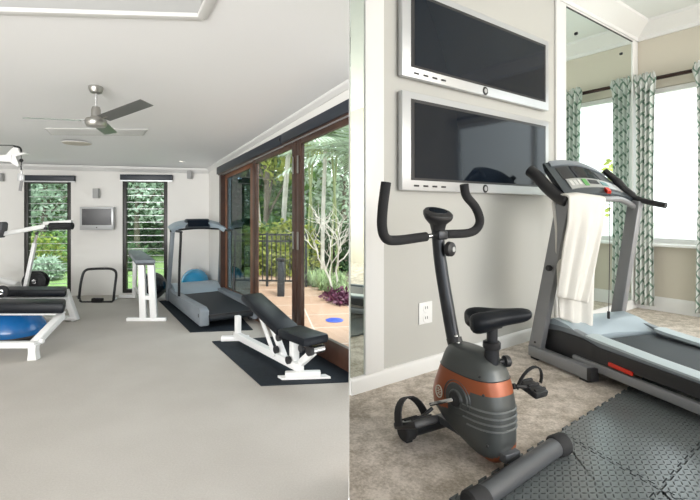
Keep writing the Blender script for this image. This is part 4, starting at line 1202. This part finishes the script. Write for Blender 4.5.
# curtain rod and curtains
t = thing('curtain_rod', 'dark bronze curtain rod across the top of the right window wall', 'curtain rod', R(-.09, -.6, 2.385))
MB().cyl(R(-.09, -.03, 2.41), R(-.09, -2.6, 2.40), .020, seg=12).done('rod', rod_m, t, world=True)
MB().lathe([(0,-.05), (.022,-.04), (.034,-.015), (.028,0), (.014,.01), (0,.01)], R(-.09, -.065, 2.41), -rv).done('finial', rod_m, t, world=True)
for v_ in (-.10, -1.3, -2.5): MB().bar(R(-.002, v_, 2.405), R(-.09, v_, 2.405), .03, .035, bev=.004).done('bracket', rod_m, t, world=True)
def curtain(label, v0, v1, folds, seed, zb=.055, ztop_=2.47):
    rnd = random.Random(seed)
    t = thing('curtain', label, 'curtain', R(-.09, (v0+v1)/2, zb), 0, 'trellis curtains')
    nz_, ns = 40, folds*10
    m = bpy.data.meshes.new('curtain_panel')
    bm = bmesh.new(); uvl = bm.loops.layers.uv.new('UVMap')
    G = []; U = [0]
    for i in range(1, ns+1): U.append(i/ns*(abs(v1-v0)*2.0))
    for j in range(nz_+1):
        f_ = j/nz_; z_ = zb+(ztop_-zb)*f_
        gather = 1.0+.22*max(0, 1-abs(z_-2.40)/.10) if z_ > 2.28 else 1.0-.12*math.sin(PI*f_)
        amp = .034*(.55+.45*f_) if z_ < 2.3 else .02
        row = []
        for i in range(ns+1):
            s_ = i/ns; vv = (v0+v1)/2+(s_-.5)*(v1-v0)*gather
            wob = math.sin(s_*folds*2*PI+.5*math.sin(3*f_+seed))*amp
            if z_ > 2.40: wob += rnd.uniform(-.008, .008)
            zz = z_+(rnd.uniform(-.02, .02) if j == nz_ else 0)
            row.append(bm.verts.new(R(-.115-wob if z_ < 2.37 else -.122-abs(wob), vv, zz)-t.location))
        G.append(row)
    for j in range(nz_):
        for i in range(ns):
            fc_ = bm.faces.new([G[j][i], G[j][i+1], G[j+1][i+1], G[j+1][i]])
            for lp_, (a_, b_) in zip(fc_.loops, ((i, j), (i+1, j), (i+1, j+1), (i, j+1))):
                lp_[uvl].uv = (U[a_], (zb+(ztop_-zb)*b_/nz_))
            fc_.smooth = True
    bm.to_mesh(m); bm.free(); m.materials.append(cur_m)
    o = bpy.data.objects.new('curtain_panel', m); COL.objects.link(o); o.parent = t
    md = o.modifiers.new('th', 'SOLIDIFY'); md.thickness = .003
    return t
c1 = curtain('white and green trellis curtain hanging in the corner beside the tall mirror', -.035, -.205, 4, 1)
# short scarf tail hanging from the heading
curtain('white and green trellis curtain at the right edge of the photo', -.535, -.78, 5, 2)

# interlocking foam tiles
T0, T1, T2 = fl(634, 386, ZR), fl(558, 434, ZR), fl(660, 492, ZR)
e1, e2 = T1-T0, T2-T1
def tile(i, j, label):
    N_ = 21; am1, am2 = .006/e2.length, .011/e1.length
    def tooth(k_):   # dovetail profile along unit length
        pts = []
        for q in range(N_):
            a_, b_ = q/N_, (q+1)/N_; sg = 1 if (q % 2 == 0) else -1
            w_ = (b_-a_)
            pts += [(a_-(.10*w_ if q else 0), sg), (b_+(.10*w_ if q < N_-1 else 0), sg)]
        return pts
    P = [(i+t_, j+s_*am1) for t_, s_ in tooth(0)]
    P += [(i+1+s_*am2, j+t_) for t_, s_ in tooth(0)]
    P += [(i+t_, j+1+s_*am1) for t_, s_ in tooth(0)][::-1]
    P += [(i+s_*am2, j+t_) for t_, s_ in tooth(0)][::-1]
    Q = []
    for p in P:
        if not Q or (abs(p[0]-Q[-1][0])+abs(p[1]-Q[-1][1])) > .001: Q.append(p)
    ci, cj = i+.5, j+.5
    Q = [(ci+(a_-ci)*.992, cj+(b_-cj)*.988) for a_, b_ in Q]
    o0 = T0+e1*ci+e2*cj
    bm = bmesh.new(); uvl = bm.loops.layers.uv.new('UVMap')
    def W(a_, b_, z_): p = T0+e1*a_+e2*b_-o0; return Vector((p.x, p.y, z_))
    lo = [bm.verts.new(W(a_, b_, .001)) for a_, b_ in Q]; hi = [bm.verts.new(W(a_, b_, .013)) for a_, b_ in Q]
    ft = bm.faces.new(hi)
    k_ = {v_: q for v_, q in zip(hi, Q)}
    for lp_ in ft.loops:
        a_, b_ = k_[lp_.vert]; lp_[uvl].uv = (a_*e1.length/.030+50, b_*e2.length/.0185+50)
    bm.faces.new(lo[::-1])
    n_ = len(Q)
    for q in range(n_): bm.faces.new([lo[q], lo[(q+1)%n_], hi[(q+1)%n_], hi[q]])
    bmesh.ops.recalc_face_normals(bm, faces=bm.faces)
    me = bpy.data.meshes.new('foam_tile'); bm.to_mesh(me); bm.free(); me.materials.append(foam_m)
    o = bpy.data.objects.new('foam_tile', me); COL.objects.link(o); o.location = (o0.x, o0.y, ZR)
    tag(o, label, 'floor tile', 'interlocking foam floor tiles')
tile(0, 0, 'grey diamond-plate foam tile in the middle, between the bike foot and the treadmill')
tile(1, 0, 'grey diamond-plate foam tile under the rear foot of the exercise bike')
tile(0, 1, 'grey diamond-plate foam tile at the bottom right corner of the photo')
tile(-1, 0, 'grey diamond-plate foam tile mostly hidden under the right treadmill')
tile(1, 1, 'grey diamond-plate foam tile just cut off by the bottom edge of the photo')

# ------------------------------------------------------------------ exercise bike
BO = (fl(455, 498, ZR)+fl(563, 455, ZR))/2; byw = math.radians(27.1)
bk = thing('exercise_bike', 'upright exercise bike with dark grey and orange body in front of the grey wall', 'exercise bike', (BO.x, BO.y, ZR), byw)
def tcap(par, p, q, r_, name='end_cap'):
    return MB().cyl(p, q, r_, seg=20).done(name, black_rubber, par)
o = MB().cyl((-.30,-.10,.05), (.27,0,.05), .036, seg=24).done('rear_foot', tube_grey, bk)
o.data.materials[0] = pmat('grey_bike_tube', (.10,.105,.115), .38, .3)
for sg in (-1, 1):
    MB().tube([(sg*q, (-.105 if sg < 0 else 0), .05) for q in ((.27,.28,.345,.352) if sg < 0 else (.245,.255,.31,.318))], [.038,.044,.044,.036], 24).done('foot_cap', black_rubber, o)
    MB().box((sg*.29,(-.105 if sg < 0 else 0),.020), (.05,.06,.012), bev=.003).done('foot_pad', black_rubber, o)
o = MB().cyl((-.20,.40,.045), (.25,.40,.045), .032, seg=24).done('front_foot', gun_tube, bk)
for sg in (-1, 1):
    MB().tube([(sg*q, .40, .045) for q in (.18,.19,.235,.242)], [.036,.042,.042,.034], 24).done('foot_cap', black_rubber, o)
    MB().box((sg*.215,.40,.009), (.035,.05,.016), bev=.004).done('foot_pad', black_rubber, o)
MB().bar((0,-.0,.068), (0,.389,.068), .085, .035, bev=.004).done('main_beam', MATS['grey_bike_tube'], bk)
# body housing
levels = [(.030,.045,.115,.050), (.045,.032,.155,.072), (.062,.026,.20,.088), (.09,.022,.275,.098), (.12,.020,.355,.104), (.16,.020,.41,.108), (.21,.020,.418,.108), (.255,.024,.405,.108), (.30,.034,.385,.106), (.335,.045,.37,.104), (.365,.056,.358,.100), (.395,.070,.348,.092), (.420,.09,.338,.080), (.438,.12,.325,.064), (.448,.16,.31,.042)]
def lev(z_):
    for a_, b_ in zip(levels, levels[1:]):
        if a_[0] <= z_ <= b_[0]:
            t_ = (z_-a_[0])/(b_[0]-a_[0]); t2 = t_
            return [lerp(a_[k_], b_[k_], t2) for k_ in (1, 2, 3)]
    return list(levels[-1][1:])
NS, NZ = 72, 76
bm_ = MB(); rings = []
def ring_pts(z_, grow=0.0):
    y0_, y1_, w_ = lev(z_); out = []
    for k_ in range(NS):
        a_ = 2*PI*k_/NS; c_, s_ = math.cos(a_), math.sin(a_)
        n_ = 2.8
        x_ = (abs(c_)**(2/n_))*(1 if c_ >= 0 else -1)*(w_+grow); yy = (abs(s_)**(2/n_))*(1 if s_ >= 0 else -1)
        yc, yr = (y0_+y1_)/2, (y1_-y0_)/2+grow
        taper = 1-.08*max(0, yy)           # narrower towards the front
        out.append((x_*taper, yc+yy*yr, z_))
    return out
zs = [levels[0][0]+(levels[-1][0]-levels[0][0])*k_/NZ for k_ in range(NZ+1)]
bm_.loft([ring_pts(z_) for z_ in zs])
bm_.bm.faces.ensure_lookup_table()
for f_ in bm_.bm.faces:
    c_ = f_.calc_center_median()
    band = .300-.02*max(0, (c_.y-.1))/.2 < c_.z < .352
    side = c_.y > .12 and c_.z > ((.30-.85*(c_.y-.12)) if c_.y < .25 else (.19-.3*(c_.y-.25)))
    low = c_.z < .052+.36*(c_.x+.085) and c_.z < .125 and c_.y < .18 and c_.x > -.09
    f_.material_index = 1 if (band or (side and c_.z < .352) or low) else 0
body = bm_.done('housing', [gun, orange_m], bk)
for k_, z_ in enumerate((.165, .19, .215, .24)):
    rp = ring_pts(z_, .001)
    idx = [q % NS for q in range(int(NS*.55)-k_, int(NS*1.03))]
    pts = [Vector(rp[q]) for q in idx]
    MB().tube(pts, .0042, 6).done('rib', pmat('rib_silver', (.22,.23,.235), .3, .5) if 'rib_silver' not in MATS else MATS['rib_silver'], body)
# seam between caps
rp = [Vector(p) for p in ring_pts(.353, .0005)]
MB().tube(rp, .002, 5, closed=True).done('seam', black_plastic, body)
for q in ((-.094, .085, .375), (-.10, .06, .31), (-.095,.045,.115)):
    MB().ball(q, .006, 10).done('screw', black_plastic, body)
# crank
CY, CZc = .20, .247
for sg in (-1, 1):
    xf = sg*.098
    MB().lathe([(0,.018), (.035,.018), (.04,.012), (.062,.012), (.068,.004), (.076,.008), (.080,0), (0,0)], (xf,CY,CZc), (sg,0,0), seg=40).done('crank_cover', gun, bk)
    MB().lathe([(0,.022), (.030,.022), (.034,.016), (0,.016)], (xf,CY,CZc), (sg,0,0), seg=24).done('crank_hub', black_plastic, bk)
PLc = Vector((-.235,.312,.135)); PRc = Vector((.235,.10,.275))
MB().bar((-.125,CY,CZc), (-.150,.315,.185), .012, .015, bev=.003).done('crank_arm', chrome, bk)
MB().bar((.125,CY,CZc), (.150,.11,.285), .016, .024, bev=.004).done('crank_arm', black_metal, bk)
def pedal(C_, sg, spin, tilt, strap_h, k_w=1.0, sw=.03, span=.055):
    MB().cyl(spin, C_, .008, seg=10).done('pedal_axle', black_metal, bk)
    Mt = rotm(tilt, 'X')
    o = MB().box(C_, (.085*k_w,.11*k_w,.032), Mt, bev=.010).done('pedal', black_plastic, bk)
    mb = MB()
    for a_ in (-.035, 0, .035): mb.box(C_+Mt@Vector((0,a_*k_w,.018)), (.07*k_w,.012,.008), Mt, bev=.002)
    mb.done('tread', black_rubber, o)
    pts = []
    for k_ in range(13):
        a_ = PI*k_/12
        pts.append(C_+Mt@Vector((-span*math.cos(a_), .018, strap_h*math.sin(a_))))
    MB().sweep(pts, sw, .006, up=(Mt@Vector((0,1,0))).cross(Vector((1,0,0)))).done('strap', black_rubber, o)
    return o
pedal(Vector((-.235,.312,.125)), -1, Vector((-.15,.30,.175)), math.radians(-25), .105, 1.5, .050, .075)
pedal(Vector((.245,.10,.262)), 1, Vector((.15,.11,.285)), math.radians(15), .095, .95, .012, .078)
# emblem
ec = local_px((BO.x,BO.y,ZR), byw, 0, -.1065, 439.5, 391)
ring_ = [(ec.x-.004, ec.y+.019*math.cos(a_), ec.z+.026*math.sin(a_)) for a_ in [2*PI*k_/28 for k_ in range(28)]]
em = MB().tube(ring_, .0028, 6, closed=True).done('emblem', deco_w, body)
mb = MB()
for dz in (-.011, 0, .011): mb.tube([(ec.x-.004, ec.y-.012, ec.z+dz+.003), (ec.x-.004, ec.y-.004, ec.z+dz-.004), (ec.x-.004, ec.y+.004, ec.z+dz+.004), (ec.x-.004, ec.y+.012, ec.z+dz-.003)], .0018, 5)
mb.done('emblem_mark', deco_w, em)
# head post
hp_ = smooth_path([(0,.300,.385), (0,.330,.46), (0,.372,.62), (0,.410,.78), (0,.428,.90), (0,.432,.985)], 6)
MB().tube(hp_, .030, 16, flat=1.0).done('head_post', gun_tube, bk)
MB().tube([(0,.292,.375), (0,.325,.46)], .035, 16).done('post_collar', black_plastic, bk)
for z_, y_ in ((.445,.318), (.475,.330)):
    MB().ball((-.012, y_-.031, z_), .0085, 12).done('bolt', chrome, bk)
# console
mb = MB()
mb.loft([[(w_*math.cos(a_), .430+d_*math.sin(a_)-sh_, z_+math.sin(a_)*tz) for a_ in [2*PI*k_/28 for k_ in range(28)]] for w_, d_, z_, sh_, tz in ((.030,.030,.945,0,0), (.040,.038,.98,0,.0), (.068,.052,1.003,.0,.010), (.078,.060,1.022,.0,.018), (.078,.060,1.036,.0,.020), (.068,.052,1.046,0,.020))])
cs_ = mb.done('console', black_plastic, bk)
mb = MB(); mb.loft([[(.050*math.cos(a_), .430+.034*math.sin(a_), 1.047+z_+math.sin(a_)*.014) for a_ in [2*PI*k_/20 for k_ in range(20)]] for z_ in (-.006,.002)]); mb.done('display', screen, cs_)
MB().lathe([(0,.045), (.022,.045), (.034,.038), (.036,.018), (.026,.012), (.012,.010), (.012,0), (0,0)], (.012,.395,.865), (.25,-1,0), seg=12).done('tension_knob', black_plastic, bk)
MB().lathe([(0,.049), (.012,.049), (.012,.045), (0,.045)], (.012,.395,.865), (.25,-1,0), seg=12).done('knob_cap', silver_pl, bk)
# handlebar
lb = smooth_path([(0,.428,.930), (-.10,.425,.922), (-.26,.415,.912), (-.325,.405,.925), (-.352,.395,.975), (-.352,.39,1.06), (-.338,.385,1.172)], 6)
rb = smooth_path([(0,.428,.932), (.08,.425,.932), (.18,.415,.935), (.232,.408,.955), (.247,.40,1.0), (.215,.40,1.065), (.155,.40,1.12), (.135,.395,1.175)], 6)
MB().tube(lb, .012, 10).done('handlebar', chrome, bk); MB().tube(rb, .012, 10).done('handlebar', chrome, bk)
MB().tube(lb[5:], .0225, 14).done('grip', black_foam, bk); MB().tube(rb[4:], .0215, 14).done('grip', black_foam, bk)
MB().box((0,.415,.93), (.06,.05,.045), bev=.008).done('bar_clamp', gun_tube, bk)
# seat post and saddle
MB().tube([(0,.110,.38), (0,.107,.475)], .030, 18).done('seat_sleeve', gun_tube, bk)
MB().tube([(0,.107,.47), (0,.107,.478), (0,.106,.498), (0,.106,.503)], [.032,.036,.036,.030], 18).done('seat_collar', black_plastic, bk)
MB().tube([(0,.106,.49), (0,.103,.575)], .022, 16).done('seat_post', gun_tube, bk)
MB().lathe([(0,.05), (.018,.05), (.024,.044), (.024,.026), (.012,.02), (.010,0), (0,0)], (.028,.095,.415), (1,-.3,0), seg=10).done('adjustment_knob', black_plastic, bk)
La, Lb2 = Vector((-.105,.145,.597)), Vector((.108,.0,.628))
axs = (Lb2-La); sL = axs.length; an = axs.normalized(); sn = Vector((-an.y, an.x, 0)).normalized()
if sn.y < 0: sn = -sn
mb = MB(); secs = []
prof_s = [(0.0,.055,.028,.005), (.03,.090,.046,.030), (.15,.100,.052,.036), (.32,.088,.044,.020), (.5,.058,.034,.004), (.7,.044,.030,.0), (.88,.038,.028,.0), (.97,.028,.018,0), (1.0,.012,.008,0)]
for t_, w_, h_, cl_ in prof_s:
    c_ = La+axs*t_; row = []
    for k_ in range(24):
        a_ = 2*PI*k_/24; x_ = math.cos(a_)*w_; z_ = math.sin(a_)*h_*1.15
        if z_ > 0: z_ *= .8; z_ -= cl_*math.exp(-(x_/(.35*w_))**2)*.8
        else: z_ *= 1.1 if abs(x_) > w_*.5 else .9
        row.append(c_+sn*x_+an*(.055*(1-t_)**3*math.exp(-(x_/(.38*w_))**2))+Vector((0,0,z_)))
    secs.append(row)
mb.loft(secs); mb.done('saddle', black_vinyl, bk, sub=1)
MB().box((0,.10,.575), (.05,.06,.03), bev=.006).done('saddle_clamp', black_metal, bk)

# ------------------------------------------------------------------ treadmill, right gym
TR = fl(528, 357, ZR); tyr = math.radians(16)
TOr = (TR.x, TR.y, ZR)
t2 = thing('treadmill', 'large grey treadmill with blue-grey console standing partly on the foam tiles', 'treadmill', TOr, tyr)
def tl(ax, val, px, py): return local_px(TOr, tyr, ax, val, px, py)
for x_, ya, ye in ((.03, .0, -.50), (.80, .06, -.45)):
    o = MB().bar((x_, ya, .052), (x_, ye, .052), .06, .075, bev=.005).done('base_foot', tube_grey, t2)
    MB().box((x_, ye-.004, .052), (.064,.03,.079), bev=.004).done('end_cap', black_plastic, o)
    MB().box((x_, ye+.04, .0075), (.05,.06,.013)).done('rubber_pad', black_rubber, o)
    MB().box((x_, ya-.05, .0075), (.05,.06,.013)).done('rubber_pad', black_rubber, o)
MB().bar((.03, -.02, .05), (.80, .03, .05), .06, .06, bev=.004).done('cross_beam', tube_grey, t2)
MB().bar((.035, -.035, .05), (.045, -.285, 1.12), .045, .105, up=(0,1,0), bev=.006).done('upright', tube_grey, t2)
MB().bar((.80, .01, .05), (.80, -.165, 1.12), .045, .09, up=(0,1,0), bev=.006).done('upright', tube_grey, t2)
k_p = tl(0, .018, 551.5, 268)
MB().lathe([(0,.035), (.016,.035), (.02,.03), (.02,.012), (.010,.008), (.010,0), (0,0)], (k_p.x, k_p.y, k_p.z), (-1,0,0), seg=14).done('lock_knob', black_plastic, t2)
k_p = tl(0, .013, 535, 347); MB().ball((.012, k_p.y, .12), .008, 10).done('bolt', black_plastic, t2)
# deck
x0d, x1d = .085, .765
def side_profile(x0_, x1_, pts, name, m, bev=0, par=t2): 
    mb = MB(); mb.prism([(x0_, y_, z_) for y_, z_ in pts], (x1_-x0_,0,0), bev); return mb.done(name, m, par)
side_profile(x0d, x0d+.05, [(-.06,.10), (-.04,.20), (-.10,.262), (-.30,.268), (-.45,.238), (-.8,.220), (-1.3,.205), (-1.85,.20), (-1.88,.13), (-.9,.13), (-.5,.13), (-.35,.10)], 'side_cover', tread_grey, .006)
side_profile(x1d-.05, x1d, [(-.02,.10), (.0,.20), (-.06,.262), (-.25,.268), (-.45,.238), (-.8,.220), (-1.3,.205), (-1.85,.20), (-1.88,.13), (-.9,.13), (-.5,.13), (-.35,.10)], 'side_cover', tread_grey, .006)
mb = MB()
mb.prism([(x0d-.012, y_, z_) for y_, z_ in [(-.05,.09), (-.05,.215), (-.2,.235), (-.38,.235), (-.5,.210), (-1.85,.185), (-1.85,.13), (-.62,.135), (-.45,.10), (-.3,.075), (-.15,.07)]], (.018,0,0), .003)
mb.done('side_skirt', black_plastic, t2)
for x_ in (x0d+.0, x1d-.0):
    MB().bar((x_+(-.012 if x_ < .4 else .012), -.33, .092), (x_+(-.012 if x_ < .4 else .012), -1.8, .075), .04, .05, bev=.004).done('frame_rail', tube_grey, t2)
def rail(xa, xb, name):
    mb = MB(); rows = []
    for y_, z_, w_ in ((-.40,.258,0), (-.46,.252,.0), (-.8,.232,0), (-1.15,.22,0), (-1.40,.214,0), (-1.44,.208,0)):
        rows.append([(xa, y_, z_-.02), (xb, y_, z_-.02), (xb, y_, z_), ((xa+xb)/2, y_, z_+.006), (xa, y_, z_)])
    mb.loft(rows); return mb.done(name, rail_light, t2)
rail(x0d+.002, x0d+.105, 'foot_rail'); rail(x1d-.105, x1d-.002, 'foot_rail')
mb = MB(); mb.loft([[(x_, y_, z_) for y_, z_ in ((-.38,.215), (-1.86,.185), (-1.9,.165), (-1.86,.145), (-.38,.17))] for x_ in (x0d+.10, x1d-.10)])
mb.done('belt', belt_m, t2)
MB().box(((x0d+x1d)/2, -1.1, .145), (x1d-x0d-.06, 1.5, .03)).done('deck', black_plastic, t2)
mb = MB(); rows = []
nx = 14
for k_ in range(nx+1):
    s_ = k_/nx; x_ = lerp(x0d+.004, x1d-.004, s_); sk = .04*s_
    bow = .10*(1-(2*s_-1)**2)
    rows.append([(x_, -.03+sk, .09), (x_, -.01+sk, .20), (x_, -.05+sk, .275), (x_, -.14+sk, .305), (x_, -.26+sk, .285), (x_, -.42+bow+sk*.5, .225), (x_, -.42+bow+sk*.5, .18), (x_, -.30, .09)])
mb.loft(rows); mb.done('motor_hood', tread_light, t2)
mb = MB(); rp_ = tl(0, x0d-.015, 621, 369)
mb.bar((x0d-.02, rp_.y+.075, rp_.z+.005), (x0d-.02, rp_.y-.075, rp_.z-.003), .012, .024, bev=.004); plabel(mb.done('warning_label', red_m, t2), 'red strip on the side skirt')
MB().box((x0d+.03, -1.7, .0525), (.05,.08,.075), bev=.006).done('rear_foot', black_rubber, t2); MB().box((x1d-.03, -1.7, .0525), (.05,.08,.075), bev=.006).done('rear_foot', black_rubber, t2)
# console
def cpt(s_, r_, off=0.0):
    """console face: s across 0..1, r bottom..top 0..1"""
    x_ = lerp(.03, lerp(.79, .755, r_), s_)
    yb = lerp(-.315, -.155, s_); yt = lerp(-.115, .03, s_)
    zb_ = 1.135+.035*math.sin(PI*s_); zt_ = 1.335+.085*max(0, math.sin(PI*min(1, s_*.85+.12)))**.8-.05*s_
    p = Vector((x_, lerp(yb, yt, r_), lerp(zb_, zt_, r_)))
    n_ = Vector((-.15, -(zt_-zb_), (yt-yb))).normalized()
    return p+n_*off
mb = MB(); rows = []
for k_ in range(17):
    s_ = k_/16
    rows.append([cpt(s_, 0, .0), cpt(s_, 1, .0), cpt(s_, 1.04, -.025), cpt(s_, .9, -.06), cpt(s_, .1, -.06), cpt(s_, -.05, -.03)])
mb.loft(rows); con = mb.done('console', console_m, t2)
def cpanel(name, m, s0, s1, r0, r1, th=.004, par=None):
    mb = MB(); rows = []
    K = 8
    for k_ in range(K+1):
        s_ = lerp(s0, s1, k_/K)
        rows.append([cpt(s_, r0, 0), cpt(s_, r1, 0), cpt(s_, r1, th), cpt(s_, r0, th)])
    mb.loft(rows); return mb.done(name, m, t2 if par is None else par)
cpanel('console_rim', tread_grey, .06, .90, .86, 1.0, .012)
cpanel('display_screen', screen, .30, .62, .45, .82, .006, con)
cpanel('speaker_panel', black_plastic, .10, .26, .45, .80, .004, con); cpanel('speaker_panel', black_plastic, .66, .86, .45, .78, .004, con)
cpanel('control_strip', console_l, .12, .90, .16, .44, .008, con)
cpanel('green_button', green_m, .33, .39, .2, .40, .012, con); cpanel('dark_button', black_plastic, .42, .56, .26, .38, .011, con); cpanel('teal_button', pmat('teal_button', (.10,.25,.25), .4), .60, .70, .24, .36, .011, con)
for k_ in range(3): cpanel('key', pmat('key_grey_%d' % k_, (.60,.60,.58), .4), .15+.055*k_, .19+.055*k_, .24, .38, .011, con)
cpanel('safety_key', red_m, .56, .62, -.02, .10, .03, con)
# arms
ra = [tl(0, .0, 534.5, 172), tl(0, .01, 541, 183), tl(0, .02, 552, 197), tl(0, .03, 564.5, 203)]
pts = smooth_path([(-.005,-.02,1.33), (.0,-.08,1.29), (.01,-.17,1.20), (.025,-.25,1.135), (.035,-.315,1.105)], 5)
MB().tube(pts, [.028]+[.040]*(len(pts)-2)+[.032], 14).done('side_arm', black_plastic, t2)
pts = smooth_path([(.745,.04,1.35), (.765,-.03,1.28), (.785,-.10,1.19), (.80,-.17,1.135), (.82,-.25,1.105), (.84,-.35,1.08)], 5)
MB().tube(pts, [.024]*6+[.030]*8+[.020]*(len(pts)-14), 14).done('side_arm', black_plastic, t2)
bar_pts = smooth_path([(.05,-.30,1.06), (.14,-.30,1.09), (.26,-.29,1.12), (.42,-.265,1.125), (.58,-.22,1.125), (.70,-.185,1.10), (.79,-.16,1.07)], 5)
MB().tube(bar_pts, .020, 12).done('cross_bar', tube_grey, t2)
mb = MB(); cpz = cpt(.59, 0)
mb.tube(smooth_path([(cpz.x, cpz.y-.01, cpz.z-.02), (cpz.x-.01, cpz.y-.02, .8), (cpz.x-.02, cpz.y-.02, .32)], 4), .0025, 5); mb.tube([(cpz.x-.02, cpz.y-.02, .35), (cpz.x-.02, cpz.y-.02, .30)], .009, 8)
mb.done('safety_cord', black_plastic, t2)

# towel hanging over the cross bar
twp = Vector(TOr)
tw = thing('towel', 'white bath towel draped over the cross bar of the right treadmill', 'towel', (0,0,0), 0)
wx = lambda px, py, y_: tl(1, y_, px, py)
c_, s_ = math.cos(tyr), math.sin(tyr)
def TW(x_, y_, z_): return Vector((TOr[0]+x_*c_-y_*s_, TOr[1]+x_*s_+y_*c_, TOr[2]+z_))
x_l, x_r = wx(566, 205, -.33).x, wx(600, 210, -.30).x
tw.location = TW((x_l+x_r)/2, -.31, .45); tw.rotation_euler = (0,0,tyr)
def sheet(name, rows, par, th=.014):
    mb = MB(); G = [[mb.bm.verts.new(p) for p in r_] for r_ in rows]
    for a_, b_ in zip(G, G[1:]):
        for k_ in range(len(a_)-1): mb.bm.faces.new([a_[k_], a_[k_+1], b_[k_+1], b_[k_]])
    o = mb.done(name, towel_m, par, world=True)
    md = o.modifiers.new('t', 'SOLIDIFY'); md.thickness = th; md.offset = 0
    md = o.modifiers.new('s', 'SUBSURF'); md.levels = 1; md.render_levels = 1
    return o
random.seed(5)
def drape(zbot_l, zbot_r, yoff, ztop_, xl0, xr0, xl1, xr1, over=True, ph=0):
    rows = []; K, M_ = 22, 22
    for j in range(K+1):
        f_ = j/K; row = []
        for i in range(M_+1):
            s_ = i/M_
            xx = lerp(lerp(xl0, xl1, f_), lerp(xr0, xr1, f_), s_)
            zt_ = ztop_+.02*min(1, 3*s_)-.03*s_; zb_ = lerp(zbot_l, zbot_r, s_)
            z_ = lerp(zt_, zb_, f_)
            fold = .016*math.sin(s_*9+ph+.8*f_)*min(1, f_*2.5)+.010*math.sin(s_*21+ph*2+1.5*f_)*min(1, f_*2)
            row.append(TW(xx, yoff+fold-.03*min(1, f_*4), z_))
        rows.append(row)
    return rows
bz = 1.128
front = drape(wx(556,297,-.36).z, wx(580,303,-.36).z, -.350, bz, x_l, x_r-.01, wx(556.5,297,-.36).x, wx(583,303,-.36).x, ph=.3)
top_rows = []
for j in range(1, 5):
    a_ = j/5*PI
    top_rows.append([TW(lerp(x_l, x_r, i/22), -.350+.055*(1-math.cos(a_)), bz+.02*min(1, 3*i/22)-.03*i/22+.022*math.sin(a_)) for i in range(23)])
back = drape(wx(559,318,-.24).z, wx(590,330,-.24).z, -.210, bz, x_l, x_r+.01, wx(559,318,-.24).x, wx(590,330,-.24).x, ph=1.5)
rows = front[::-1]+top_rows+back
sheet('towel_cloth', rows, tw, .016)
# ================================================================== LIGHT
w = bpy.data.worlds.new('world'); SC.world = w; w.use_nodes = True
N, L = w.node_tree.nodes, w.node_tree.links
bg = N['Background']
tc = N.new('ShaderNodeTexCoord'); sp = N.new('ShaderNodeSeparateXYZ'); L.new(tc.outputs['Generated'], sp.inputs[0])
crp = N.new('ShaderNodeValToRGB'); crp.color_ramp.elements[0].position = 0.45; crp.color_ramp.elements[0].color = (0.75, 0.77, 0.78, 1)
crp.color_ramp.elements[1].position = 0.75; crp.color_ramp.elements[1].color = (0.90, 0.95, 1.0, 1)
mr = N.new('ShaderNodeMapRange'); mr.inputs['From Min'].default_value = -1
L.new(sp.outputs['Z'], mr.inputs['Value']); L.new(mr.outputs[0], crp.inputs[0]); L.new(crp.outputs[0], bg.inputs['Color'])
bg.inputs['Strength'].default_value = 2.2
sd_ = bpy.data.lights.new('sun', 'SUN'); sd_.energy = 3.2; sd_.angle = math.radians(12); sd_.color = (1, .96, .9)
so = bpy.data.objects.new('sun', sd_); COL.objects.link(so); so.rotation_euler = (math.radians(28), math.radians(18), 0)

def area(name, loc, rot, sx_, sy_, en, col=(1,1,1)):
    l = bpy.data.lights.new(name, 'AREA'); l.shape = 'RECTANGLE'; l.size = sx_; l.size_y = sy_; l.energy = en; l.color = col
    o = bpy.data.objects.new(name, l); COL.objects.link(o); o.location = loc; o.rotation_euler = rot
    return o
# added fill lamps behind the viewer to brighten each gym, no source there
area('fill_left', (-3.2, -4.8, 1.6), (math.radians(90), 0, 0), 6.0, 3.0, 290, (1, .98, .95))
area('fill_right', R(-1.6, -5.6, 1.6), (math.radians(90), 0, wa), 2.6, 2.0, 88, (1, .97, .93))
SC.view_settings.view_transform = 'Standard'
SC.view_settings.look = 'None'
SC.view_settings.exposure = 0.8
SC.view_settings.gamma = 1
SC.view_settings.use_curve_mapping = False
